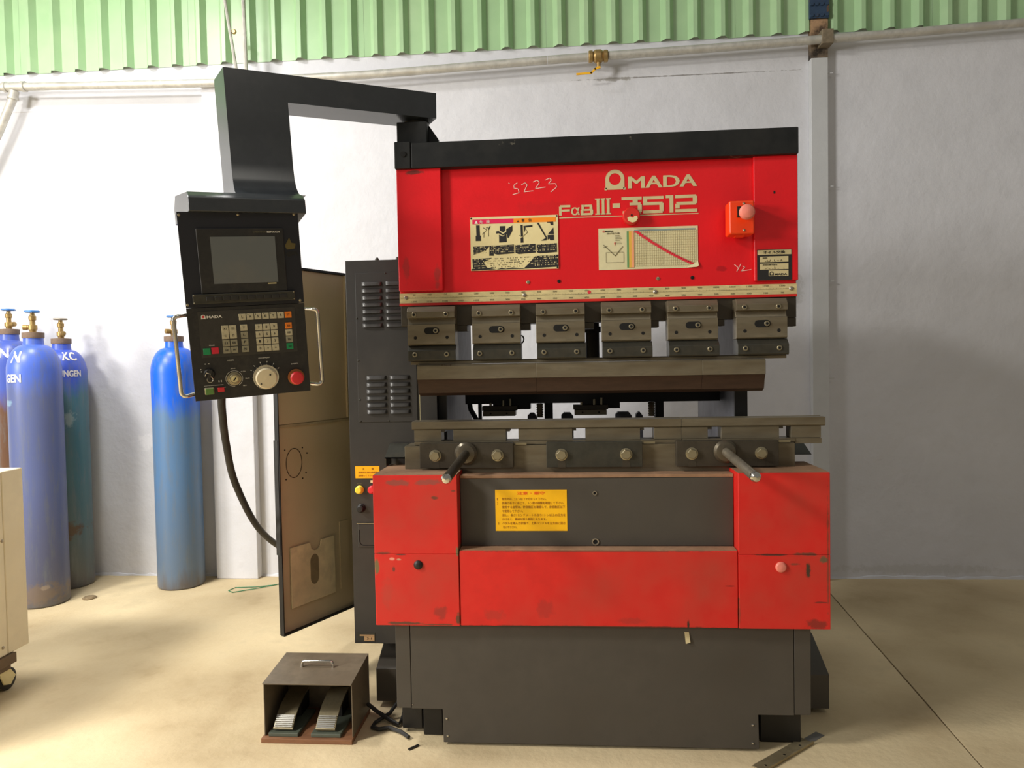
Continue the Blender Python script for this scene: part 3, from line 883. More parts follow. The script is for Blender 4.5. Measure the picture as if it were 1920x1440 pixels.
# back gauge seen through the opening
MB().box(.155, 1.060, .33, .40, 1.006, 1.060).build('gauge_beam', M_oily, PB)
for x0, x1 in ((.225, .340), (.548, .660)):
    g = MB().box(x0, x1, .27, .325, .966, .984).build('gauge_finger', M_steel, PB, .001)
    MB().box(x0 - .004, x1 + .006, .285, .33, .9845, 1.000).build('finger_block', M_steeld, g, .001)
    MB().box(x0 + .03, x1 + .05, .331, .39, .985, 1.02).build('finger_carrier', M_oily, g)
    for dx in (.025, .07, .095):
        MB().cyl((x0 + dx, .30, 1.0), (x0 + dx, .30, 1.006 + dx * .2), .0045, 10).build('adjuster', M_bolt, g)
    for dx in (.028, .085):
        dark_disc(x0 + dx, .2699, .9755, .003, g)
for x in (.424, .822):
    MB().lathe([(.010 if i % 2 else .013, i * .0045) for i in range(12)], (x, .34, .955), (0, 0, 1), 12).build('spring', M_bolt, PB)
    MB().box(x + .016, x + .046, .36, .40, .66, 1.006).build('gauge_post', M_oily, PB)
for x0, x1 in ((.375, .41), (.50, .545), (.70, .76), (.775, .80)):
    MB().prism([(x0, .66), (x1, .66), (x1, .950), (x1 - .012, .965), (x0 + .01, .965), (x0, .955)], 'y', .42, .45).build('gauge_bracket', M_frame, PB)
MB().tube([(.165, .36, 1.02), (.17, .36, .985), (.185, .355, .96), (.20, .35, .93), (.22, .36, .88)], .009, 8).build('gauge_hose', M_rubber, PB)
MB().box(.200, .212, .34, .36, .9, 1.006).build('gauge_post', M_oily, PB)
MB().cyl((.615, .30, 1.16), (.615, .30, 1.345), .024, 16).lathe([(.03, 0), (.03, .02)], (.615, .30, 1.255), (0, 0, 1), 16).build('ram_guide', M_oily, PB)
ring = [(.362 + .011 * math.cos(t * .35), .30, 1.236 + .014 * math.sin(t * .35)) for t in range(19)]
MB().tube(ring, .0025, 8).cyl((.362, .30, 1.250), (.362, .30, 1.40), .002, 6).build('hanging_ring', M_oily, PB)

# ================================================================== PUNCHES AND DIES (loose tooling)
def punch(x0, x1, label):
    t = thing('punch', label, 'tool', ((x0 + x1) / 2, -.02, 1.05), 'punch segments clamped below the holders')
    MB().prism([(.012, 1.153), (-.046, 1.153), (-.050, 1.148), (-.050, 1.107), (.012, 1.107)], 'x', x0, x1).build('body', M_steel, t, .0008)
    MB().prism([(.012, 1.1065), (-.048, 1.1065), (-.038, 1.092), (-.030, 1.064), (-.012, 1.055), (.004, 1.064)], 'x', x0, x1).build('blade', M_shadestamp, t, .0006)
    return t
P1 = punch(.060, .4288, 'left punch segment with the longer bare end under the first two holders')
P2 = punch(.4292, .930, 'middle and longest punch segment of the row under the holders')
P3 = punch(.9304, 1.116, 'shortest punch segment at the right end of the row')
add_text(MB(), '104', .138, .168, 1.1495, 1.1525, -.0495).build('stamp', M_shadestamp, P1, smooth=False)
def die(x0, x1, holes, label, flange_to):
    t = thing('die_block', label, 'tool', ((x0 + x1) / 2, 0, .9), 'die blocks on the lower beam')
    MB().prism([(.03, .9485), (-.030, .9485), (-.034, .952), (-.034, .975), (-.008, .976), (0, .968), (.008, .976), (.03, .975)], 'x', x0, x1).build('top_rail', M_steel, t, .0008)
    a0 = x0 + (.006 if x0 < .5 else 0)
    a1 = x1 - (.011 if x1 > 1.2 else 0)
    xs = [a0]
    for h in holes:
        xs += list(h)
    xs.append(a1)
    for i in range(0, len(xs), 2):
        MB().box(xs[i], xs[i + 1], -.028, .026, .9125, .948).build('web', M_steel, t, .0006)
    for h0_, h1_ in holes:
        MB().box(h0_, h0_ + .012, -.027, .026, .941, .948).build('web', M_steeld, t)
    MB().box(a0 + .002, flange_to, -.036, .03, .901, .912).build('flange', M_steel, t, .0006)
    return t
die(.036, .8685, ((.128, .166), (.331, .370), (.537, .578), (.744, .787)), 'long steel die block with four square windows, left part of the lower die', .8685)
d2 = die(.8692, 1.294, ((.948, .989), (1.160, 1.196)), 'shorter steel die block with two square windows overhanging at the right', 1.205)
MB().box(1.2055, 1.283, -.034, .03, .896, .9115).build('end_flange', M_steel, d2, .0006)

# ================================================================== CONTROL PENDANT
PE = thing('control_pendant', 'black swivelling control pendant with screen and keypad hanging left of the red machine', 'control panel', (.05, .06, 1.95))
A0 = Vector((.125, .03, 2.011))
MA = Matrix.Translation(A0) @ euler_m(0, R(-3), R(31)).to_4x4()
arm_f = [(0, 0), (-.005, -.079), (-.461, -.071)]
fl = [(-.461, -.16), (-.460, -.25), (-.456, -.30), (-.450, -.325), (-.437, -.345)]
fr = [(-.63, .012), (-.63, -.16), (-.632, -.25), (-.629, -.30), (-.622, -.325), (-.60, -.345)]
# beam and leg in one sheet-metal shape; the leg flares forward onto the hood
D = .11
mb = MB(MA).hexa([(0, 0, 0), (-.005, 0, -.079), (-.461, 0, -.071), (-.461, 0, .0088)],
                 [(0, D, 0), (-.005, D, -.079), (-.461, D, -.071), (-.461, D, .0088)])
prof = [(0, .0105), (0, -.0705), (0, -.16), (0, -.25), (-.004, -.29), (-.012, -.315), (-.03, -.337), (-.055, -.348), (-.085, -.353)]
rsv = []
for i, (y, z) in enumerate(prof):
    t = max(0, i - 3) / 5
    zl = z + (.0015 if i == 0 else 0)
    rsv.append([(-.6295, y, zl), (-.461 + .012 * t * t, y, z if i else .0088), (-.461 + .012 * t * t, D, z if i else .0088), (-.6445, D, zl)])
mb.rings(rsv).build('arm', M_pend, PE)
# hood
hp = [(-.145, -.415), (-.145, -.379), (-.118, -.360), (-.02, -.352), (.07, -.370), (.07, -.415)]
mb = MB(MA)
L_ = [(-.757 if y < -.1 else -.782, y, z) for y, z in hp]
R_ = [(-.464 if y < -.1 else -.455, y, z) for y, z in hp]
mb.hexa(L_, R_).build('hood', M_pend, PE, .002)
for x in (-.02, -.24, -.60):
    MB(MA).cyl((x, .03, .0), (x, .03, .008), .006, 8).build('arm_screw', M_gun, PE)
MB().lathe([(.040, 0), (.040, .03), (.046, .032), (.046, .05)], (.052, .068, 1.917), (0, 0, 1), 24).build('swivel_post', M_gun, PE)
# operator panel frame
MP = Matrix.Translation((-.336, -.36, 1.3214)) @ euler_m(.1424, -.0649, .5061).to_4x4()
hs = MB(MP).box(-.138, .138, .009, .085, -.225, .245).build('housing', M_pend, PE, .003)
MB(MP).box(.10, .128, .02, .06, .245, .262).box(-.12, -.09, .02, .06, .245, .262).build('housing_mount', M_gun, hs)
up = MB(MP).box(-.1507, .1507, 0, .008, .002, .2481).build('upper_panel', M_navy, PE, .001)
lo_ = MB(MP).box(-.1507, .1507, 0, .008, -.2481, .001).build('lower_panel', M_panel, PE, .001)
for x, z in ((-.145, .24), (-.003, .241), (.140, .242), (-.146, .010), (.140, .009)):
    MB(MP).lathe([(.0036, 0), (.0036, .0015), (.002, .0025)], (x, 0, z), (0, -1, 0), 10).build('screw', M_bolt, up)
# screen with bezel
bz = MB(MP).box(-.1095, .108, -.006, 0, .037, .2055).build('screen_bezel', M_panel, PE, .002)
MB(MP).box(-.077, .085, -.0072, -.006, .062, .184).build('screen', M_screen, bz)
add_text(MB(MP), 'OPERATOR', .030, .064, .1935, .1972, -.0062).build('lettering', M_inkg, bz, smooth=False)
add_text(MB(MP), 'EZTOUCH', .066, .098, .1932, .1978, -.0062, bold=.03).build('lettering', M_white, bz, smooth=False)
MB(MP).box(.058, .080, -.0066, -.006, .0575, .0605).build('name_strip', M_cream, bz)
MB(MP).prism([(.110, .158), (.123, .180), (.128, .166), (.139, .164), (.135, .150), (.115, .148)], 'y', -.001, 0).build('peeled_patch', mat('olive_tape', (96, 84, 40), .6), up)
MB(MP).prism([(.108, .137), (.118, .128), (.136, .136), (.144, .130), (.140, .143), (.120, .143)], 'y', -.0012, 0).build('torn_tape', M_oily, up)
# function key strip
ks = MB(MP).box(-.1325, .1265, -.012, 0, .0115, .0365).build('function_strip', M_gun, PE, .0015)
f0 = MB(MP).box(-.100, -.082, -.0145, -.0121, .0185, .0295).build('function_key', M_panel, ks, .001)
ex = MP.to_3x3() @ Vector((1, 0, 0))
for i in range(1, 10):
    dup(f0, ex * (.0208 * i))
for x in (-.129, .123):
    for z in (.0145, .0335):
        MB(MP).lathe([(.002, 0), (.001, .0015)], (x, -.012, z), (0, -1, 0), 8).build('screw', M_bolt, ks)
# keypad
kp = MB(MP).box(-.1245, .1235, -.0012, 0, -.1325, -.0085).build('keypad', mat('keypad_foil', (50, 48, 44), .5, dirt=(76, 66, 50), amt=.6, scale=14), PE)
kp['label'] = 'keypad foil with cream and coloured keys'
kl = MB(MP)
logo_arch(kl, -.117, -.106, -.029, -.0175, -.0013)
add_text(kl, 'MADA', -.103, -.065, -.0275, -.0205, -.0013, bold=.03)
add_text(kl, 'POWER', -.104, -.090, -.1015, -.0985, -.0013)
kl.build('lettering', M_white, kp, smooth=False)
MB(MP).lathe([(.0032, 0), (.0032, .0004)], (-.1115, -.0013, -.0233), (0, -1, 0), 12).build('logo_dot', M_ired, kp)
KM = {}
def key(x, z, m, w=.0178, h=.0172):
    k = (m.name, w, h)
    c = MP @ Vector((x, -.0022, z))
    if k not in KM:
        o = MB(MP).box(x - w / 2, x + w / 2, -.0034, -.0012, z - h / 2, z + h / 2).build('key', m, kp, .0006)
        KM[k] = o
    else:
        o = KM[k]
        dup(o, c - WLOC[o.name])
leg = MB(MP)
def legend(s, x, z, w=.007, h=.005):
    add_text(leg, s, x - w / 2, x + w / 2, z - h / 2, z + h / 2, -.0035)
for i in range(6):
    key(-.0145 + i * .01985, -.0285, M_key)
    legend(['L', 'M', 'S', 'E', 'T', 'R'][i], -.0145 + i * .01985, -.0285, .005, .006)
    leg.box(-.0212 + i * .01985, -.0192 + i * .01985, -.0039, -.0035, -.0238, -.0218)
key(.1048, -.0283, M_keyor)
legend('ST', .1048, -.0283, .008, .006)
for c in range(2):
    x = -.061 + c * .0197
    key(x, -.067, M_key, .0178, .0362)
    legend(('X1', 'X2')[c], x, -.0575, .008, .005)
    legend(('C', 'D')[c], x, -.0765, .005, .005)
    key(x, -.0965, M_keyg)
    key(x, -.1155, M_keyg)
    legend('II', x, -.0965, .007, .006)
    legend('HI', x, -.1155, .007, .005)
for r in range(4):
    key(-.0132, -.0575 - r * .0193, M_keyg if r else M_key)
    legend('TLFN'[r], -.0132, -.0575 - r * .0193, .006, .006)
for r in range(4):
    for c in range(3):
        x, z = .025 + c * .0200, -.0585 - r * .0195
        key(x, z, M_key)
        legend(['789', '456', '123', '0.-'][r][c], x, z, .004, .0065 if r < 3 or c == 0 else .002)
for i, m in enumerate((M_keyor, M_key, M_keyg, M_keygr)):
    key(.1035, -.0588 - i * .0191, m)
    legend(('SE', 'END', 'EN', 'GO')[i], .1035, -.0588 - i * .0191, .008, .005)
key(-.1105, -.1155, M_keygr)
key(-.0900, -.1145, M_keyrd)
stuff(leg.build('key_legend', M_ink, kp, smooth=False))
# selector switches and buttons below
pl = MB(MP)
for s, x0, x1, z0, z1 in (('MODE', -.063, -.046, -.1455, -.1425), ('MOVEMENT', .018, .048, -.1455, -.1425), ('EMERG', .103, .121, -.1685, -.1655), ('JOG', -.056, -.044, -.1685, -.1655),
                          ('AUTO', -.031, -.019, -.1780, -.1755), ('RUN', -.020, -.010, -.1980, -.1955), ('SET', -.028, -.018, -.2175, -.2150), ('OFF', -.080, -.072, -.2175, -.2150), ('II', -.089, -.081, -.2010, -.1960)):
    add_text(pl, s, x0, x1, z0, z1, -.0001)
for a in range(-60, 241, 30):
    ca, sa = math.cos(R(a)), math.sin(R(a))
    pl.ribbon([(-.0487 + .0215 * math.cos(R(a + d)), -.1945 + .0215 * math.sin(R(a + d))) for d in (0, 15, 30)], .0009, -.0007, -.0001)
for a in (30, 55, 80, 105, 130, 150):
    pl.ribbon([(.0320 + .043 * math.cos(R(a)), -.1965 + .043 * math.sin(R(a))), (.0320 + .040 * math.cos(R(a)), -.1965 + .040 * math.sin(R(a)))], .0016, -.0007, -.0001)
for x, z in ((-.118, -.149), (-.109, -.149), (-.130, -.163), (-.129, -.169)):
    pl.box(x - .0012, x + .0012, -.0007, -.0001, z - .0012, z + .0012)
pl.ribbon([(-.126, -.2085), (-.078, -.2085)], .0008, -.0007, -.0001)
stuff(pl.build('panel_print', M_white, lo_, smooth=False))
ky = MB(MP).lathe([(.0185, 0), (.0185, .003), (.0145, .0035), (.0135, .010), (.012, .0115), (.001, .0115)], (-.0487, 0, -.1945), (0, -1, 0), 24).build('key_switch', M_bolt, PE)
MB(MP).lathe([(.0085, 0), (.008, .002)], (-.0487, -.0116, -.1945), (0, -1, 0), 18).build('key_core', M_cream, ky)
MB(MP).ribbon([(-.051, -.198), (-.0455, -.191)], .0028, -.0145, -.0137).build('key_slot', M_hole, ky)
dl = MB(MP).lathe([(.0365, 0), (.0365, .006), (.034, .012), (.030, .012), (.029, .008), (.001, .008)], (.0325, 0, -.1965), (0, -1, 0), 36).build('hand_dial', M_chrome, PE)
MB(MP).lathe([(.0285, 0), (.0285, .014), (.0255, .018), (.001, .0185)], (.0325, -.008, -.1985), (0, -1, 0), 32).build('dial_face', M_ivory, dl)
MB(MP).lathe([(.0025, 0), (.002, .002)], (.0425, -.0262, -.1885), (0, -1, 0), 10).build('dial_dot', M_oily, dl)
MB(MP).cyl((.0115, -.018, -.2195), (.0185, -.026, -.2105), .0026, 10).build('dial_crank', M_oily, dl)
eb = MB(MP).lathe([(.0225, 0), (.0225, .004), (.019, .0055), (.001, .0056)], (.1135, 0, -.2045), (0, -1, 0), 28).build('emergency_button', M_orangering, PE)
eb['label'] = 'red mushroom button on orange ring'
MB(MP).lathe([(.011, 0), (.011, .010), (.0175, .011), (.0185, .018), (.015, .0225), (.001, .0235)], (.1135, -.0055, -.2045), (0, -1, 0), 28).build('button_cap', M_ired, eb)
sw = MB(MP).lathe([(.0145, 0), (.0145, .006), (.012, .011), (.001, .011)], (-.110, 0, -.1765), (0, -1, 0), 22).build('rotary_switch', M_oily, PE)
MB(MP).ribbon([(-.113, -.187), (-.107, -.166)], .007, -.019, -.011).build('switch_grip', M_panel, sw)
MB(MP).tube([(-.110 + .0075 * math.cos(t * .4), -.0145, -.1900 + .0075 * math.sin(t * .4)) for t in range(17)], .0008, 6).tube(
    [(-.121, -.015, -.179), (-.117, -.018, -.170), (-.108, -.018, -.174), (-.107, -.0165, -.183)], .0012, 6).build('key_ring', M_chrome, sw)
gb = MB(MP).box(-.126, -.101, -.006, 0, -.2325, -.2125).build('lamp_button', M_bolt, PE, .003)
MB(MP).box(-.124, -.103, -.0105, -.006, -.2315, -.2145).build('lamp_lens', M_ygreen, gb, .002)
MB(MP).box(-.093, -.076, -.006, 0, -.2275, -.2155).build('rocker_button', M_ired, PE, .0015)['label'] = 'small red button'
# side handles
def handle(sg):
    x0, x1 = .140 * sg, .183 * sg
    pts = [(x0, .02, -.0165)]
    for a in range(0, 91, 15):
        pts.append((x1 - sg * .012 + sg * .012 * math.sin(R(a)), -.015, -.0285 + .012 * math.cos(R(a))))
    for a in range(0, 91, 15):
        pts.append((x1 - sg * .012 + sg * .012 * math.cos(R(a)), -.015, -.217 - .012 * math.sin(R(a))))
    pts.append((x0, .02, -.229))
    return MB(MP).tube(pts, .0052, 12).build('grab_handle', M_chrome, PE)
handle(-1)
handle(1)

# cable from the pendant to the cabinet
hc = thing('cable_hose', 'thick black corrugated cable hanging from the control pendant to the grey cabinet', 'cable', (-.7, .3, .3))
ctrl = [Vector(p) for p in ((-.432, -.325, 1.083), (-.445, -.30, 1.04), (-.485, -.2, .93), (-.53, -.05, .78), (-.56, .2, .57), (-.545, .5, .40), (-.45, .68, .30), (-.30, .82, .26), (-.18, .84, .28))]
hp_ = []
for i in range(len(ctrl) - 1):
    p0, p1_, p2_, p3_ = ctrl[max(i - 1, 0)], ctrl[i], ctrl[i + 1], ctrl[min(i + 2, len(ctrl) - 1)]
    for k in range(10):
        t = k / 10
        hp_.append(.5 * ((2 * p1_) + (p2_ - p0) * t + (2 * p0 - 5 * p1_ + 4 * p2_ - p3_) * t * t + (3 * p1_ - p0 - 3 * p2_ + p3_) * t ** 3))
MB().tube(hp_, .011, 12).build('hose', M_rubber, hc)
MB().cyl((-.18, .84, .28), (-.16, .80, .285), .016, 12).build('end_fitting', M_gun, hc)

# ================================================================== ELECTRICAL CABINET
EC = thing('electrical_cabinet', 'tall dark grey louvred electrical cabinet with its side door open, left of the press brake', 'cabinet', (-.06, .4, .215))
X0, X1, Y0, Y1, Z0, Z1 = -.205, .093, .10, .70, .217, 1.502
MB().box(X0, .034, Y0, Y0 + .006, Z0, Z1).build('front_panel', M_cab, EC, .0015)
MB().box(.0355, X1, Y0 + .002, Y0 + .008, Z0, Z1).build('front_strip', M_cab, EC, .001)
MB().box(X0, X1, Y0 + .009, Y1, Z1 - .004, Z1).build('roof', M_cab, EC)
MB().box(X0, X1, Y0 + .009, Y1, Z0, Z0 + .004).build('bottom', M_cab, EC)
MB().box(X0, X1, Y1 - .004, Y1, Z0 + .005, Z1 - .005).build('back', M_cab, EC)
MB().box(X1 - .004, X1, Y0 + .009, Y1 - .005, Z0 + .005, Z1 - .005).build('right_side', M_cab, EC)
MB().box(X0 + .06, X1 - .01, Y0 + .25, Y0 + .26, Z0 + .1, Z1 - .1).build('mounting_plate', M_cream, EC)
for x in (-.105, -.035):
    MB().lathe([(.007, 0), (.007, .006), (.004, .012)], (x, .13, Z1), (0, 0, 1), 10).build('lifting_bolt', M_gun, EC)
lp = MB().box(-.172, .028, Y0 - .003, Y0 - .0003, .965, 1.460).build('louvre_panel', M_cab, EC, .001)
def louvre(x0, x1, z):
    mb = MB()
    w, h, n, L2 = .0135, .010, 12, (x1 - x0) / 2
    xm = (x0 + x1) / 2
    rsl = []
    er = .014
    for i in range(n + 1):
        u = -1 + 2 * i / n
        x = xm + L2 * math.sin(u * math.pi / 2)
        d = max(0, abs(x - xm) - (L2 - er)) / er
        hh = h * math.sqrt(max(0, 1 - d * d)) + .0004
        rsl.append([(x, Y0 - .003, z + w / 2)] + [(x, Y0 - .003 - hh * math.sin(a), z - w / 2 + w * math.cos(a)) for a in (R(30), R(60), R(90))] +
                   [(x, Y0 - .003 - hh * .8, z - w / 2 + .0002), (x, Y0 - .003, z - w / 2 + .003)])
    return mb.rings(rsl).build('louvre', M_cab, lp)
l0 = louvre(-.1505, -.0825, 1.4235)
for r in range(7):
    for c in range(2):
        if r or c:
            dup(l0, (c * .0795, 0, -r * .0228))
    if r < 6:
        for c in range(2):
            dup(l0, (.008 + c * .079, 0, -.3105 - r * .0226))
for x, z in ((-.070, 1.457), (-.169, 1.31), (-.168, 1.17), (-.166, 1.04), (-.165, .968), (-.07, .968)):
    MB().lathe([(.0035, 0), (.002, .002)], (x, Y0 - .003, z), (0, -1, 0), 8).build('panel_screw', M_gun, lp)
yl = MB().box(-.188, -.106, Y0 - .0015, Y0 - .0003, .777, .8175).build('caution_label', M_sign, EC)
yt2 = MB()
add_text(yt2, '注', -.165, -.157, .8045, .8125, Y0 - .0016)
add_text(yt2, '意', -.133, -.125, .8045, .8125, Y0 - .0016)
add_text(yt2, '非常停止後の再起動', -.178, -.112, .7935, .8000, Y0 - .0016)
add_text(yt2, '5秒待って下さい', -.178, -.128, .7825, .7890, Y0 - .0016)
yt2.build('lettering', M_brown, yl, smooth=False)
def round_button(x, z, r, m, lab=None, base=None):
    o = MB().lathe([(r * 1.15, 0), (r * 1.15, .006), (r * 1.0, .008), (r * .95, .016), (r * .7, .019), (.001, .0195)], (x, Y0, z), (0, -1, 0), 22).build('push_button', m, EC)
    if lab:
        o['label'] = lab
round_button(-.1745, .7385, .0125, M_ylamp, 'yellow push button')
round_button(-.132, .7385, .012, M_ired, 'red push button')
round_button(-.171, .676, .0125, M_oily, 'black push button')
MB().box(-.137, -.115, Y0 - .002, Y0, .762, .770).build('name_strip', M_cream, EC)
add_text(MB(), 'RESET', -.182, -.165, .7565, .7605, Y0 - .0002).build('lettering', M_inkg, EC, smooth=False)
bc = MB().box(-.184, -.06, Y0 - .006, Y0, .545, .624).build('switch_cover', M_cab, EC, .006, seg=3)
MB().box(-.186, -.06, Y0 - .0075, Y0 - .003, .624, .6265).build('cover_lip', M_bolt, EC)
MB().tube([(-.178, Y0 - .0065, .605), (-.178, Y0 - .0065, .565), (-.174, Y0 - .0065, .556), (-.166, Y0 - .0065, .552), (-.08, Y0 - .0065, .552)], .0012, 6).build('cover_groove', M_hole, bc)
nl = MB().box(-.199, -.135, Y0 - .0012, Y0 - .0002, .224, .254).build('rating_label', M_gun, EC)
MB().box(-.187, -.137, Y0 - .0018, Y0 - .0013, .243, .2475).box(-.172, -.137, Y0 - .0018, Y0 - .0013, .2265, .242).build('label_strip', M_lab, nl)
add_text(MB(), '3-1', -.163, -.147, .231, .238, Y0 - .0019).build('lettering', M_ink, nl, smooth=False)
# open door, hinged on the rear left edge
DV = Vector((.155, .305, 0)).normalized()
DN = Vector((DV.y, -DV.x, 0))      # towards the viewer's right: the inside face
MD = Matrix(((DV.x, -DN.x, 0, -.482), (DV.y, -DN.y, 0, .162), (0, 0, 1, 0), (0, 0, 0, 1)))
# local: x along the door from its free edge, y into the outside, z up
dr = MB(MD).box(.0, .600, .0, .004, .22, 1.505).build('door', M_tan, EC)
dr['label'] = 'open door seen from its tan inside'
MB(MD).box(-.004, .0, -.014, .006, .218, 1.507).build('door_edge', M_oily, dr)
MB(MD).box(.0, .600, -.012, .006, 1.499, 1.507).build('door_edge', M_oily, dr)
MB(MD).box(.0, .600, -.012, .006, .214, .2195).build('door_edge', M_oily, dr)
MB(MD).box(-.006, -.004, -.01, .01, .5, .9).build('door_seal', M_rubber, dr)
MB(MD).box(.006, .340, -.0035, -.0002, .952, 1.498).build('inner_panel', M_tan, dr, .001)
MB(MD).box(.336, .340, -.012, -.0036, .955, 1.498).build('inner_flange', M_tan, dr)
MB(MD).box(.006, .36, -.006, -.0002, .942, .951).build('inner_rib', mat('rib_pale', (170, 156, 124), .6), dr)
MB(MD).tube([(.074 + .036 * math.cos(t * math.pi / 16), -.0006, .812 + .052 * math.sin(t * math.pi / 16)) for t in range(33)], .0012, 6).build('punched_circle', M_hole, dr)
for x, z in ((.034, .862), (.114, .862), (.036, .758), (.112, .752), (.135, .84), (.128, .77)):
    MB(MD).lathe([(.003, 0), (.003, .0006)], (x, -.0002, z), (0, -1, 0), 8).build('hole', M_hole, dr)
pk = [(.04, .305), (.255, .335), (.25, .518), (.205, .518)] + [(.165 + .035 * math.cos(R(a)), .518 + .030 * -math.sin(R(a))) for a in range(0, 181, 30)] + [(.12, .518), (.037, .512)]
po = MB(MD).prism([(.04, .300), (.25, .300), (.25, .515), (.185, .515), (.180, .492), (.165, .483), (.150, .483), (.135, .492), (.130, .515), (.04, .515)], 'y', -.010, -.004).build('document_pocket', mat('pocket_tan', (220, 204, 166), .6, dirt=(188, 170, 132), amt=.5, scale=5), dr, .001)
slot = [(.148 + .020 * math.cos(R(a)), .445 + .025 * math.sin(R(a))) for a in range(0, 181, 20)] + [(.148 + .020 * math.cos(R(a)), .385 + .025 * math.sin(R(a))) for a in range(180, 361, 20)]
MB(MD).prism(slot, 'y', -.0108, -.0101).build('pocket_slot', mat('slot_tan', (130, 116, 88), .7), dr)
MB(MD).box(.285, .33, -.004, -.0002, .30, .56).build('stiffener', M_tan, dr)
for z in (.35, 1.3):
    MB().cyl((-.209, .705, z), (-.209, .705, z + .07), .007, 10).build('hinge', M_gun, EC)

# ================================================================== GAS CYLINDERS
def cyl_mat(name, top, mid, low, split):
    """paint that changes with height where the cylinder was re-sprayed, scuffed and rusty at the foot"""
    m = bpy.data.materials.new(name)
    m.use_nodes = True
    N, L = m.node_tree.nodes, m.node_tree.links
    b = N['Principled BSDF']
    b.inputs['Roughness'].default_value = .36
    tc = N.new('ShaderNodeTexCoord')
    m['painted'] = True
    sp = N.new('ShaderNodeSeparateXYZ')
    L.new(tc.outputs['Object'], sp.inputs[0])
    mp = N.new('ShaderNodeMapping')
    mp.inputs['Scale'].default_value = (1, 1, .16)
    L.new(tc.outputs['Object'], mp.inputs[0])
    n1 = N.new('ShaderNodeTexNoise')
    n1.inputs['Scale'].default_value = 9
    n1.inputs['Detail'].default_value = 8
    n1.inputs['Roughness'].default_value = .65
    L.new(mp.outputs[0], n1.inputs['Vector'])
    ad = N.new('ShaderNodeMath')
    ad.operation = 'MULTIPLY_ADD'
    ad.inputs[1].default_value = .35
    L.new(n1.outputs[0], ad.inputs[0])
    L.new(sp.outputs[2], ad.inputs[2])
    cr_ = N.new('ShaderNodeValToRGB')
    mr = N.new('ShaderNodeMapRange')
    mr.inputs[1].default_value = -.65 + .17
    mr.inputs[2].default_value = .65 + .17
    L.new(ad.outputs[0], mr.inputs[0])
    L.new(mr.outputs[0], cr_.inputs[0])
    e = cr_.color_ramp.elements
    e[0].position = 0.0
    e[0].color = rgb((96, 92, 92))
    e[1].position = .07
    e[1].color = rgb(low)
    for p, c in ((.45, mid), (split - .06, mid), (split + .02, top)):
        q = e.new(p)
        q.color = rgb(c)
    n2 = N.new('ShaderNodeTexNoise')
    n2.inputs['Scale'].default_value = 34
    n2.inputs['Detail'].default_value = 6
    n2.inputs['Roughness'].default_value = .7
    L.new(mp.outputs[0], n2.inputs['Vector'])
    r2 = N.new('ShaderNodeMapRange')
    r2.inputs[1].default_value = .5
    r2.inputs[2].default_value = .68
    r2.inputs[4].default_value = .55
    L.new(n2.outputs[0], r2.inputs[0])
    mx = N.new('ShaderNodeMix')
    mx.data_type = 'RGBA'
    L.new(r2.outputs[0], mx.inputs[0])
    L.new(cr_.outputs[0], mx.inputs[6])
    mx.inputs[7].default_value = rgb((112, 118, 120))
    L.new(mx.outputs[2], b.inputs['Base Color'])
    return m
M_ring = mat('collar_rust', (128, 108, 92), .7, dirt=(90, 70, 56), amt=.6, scale=20)
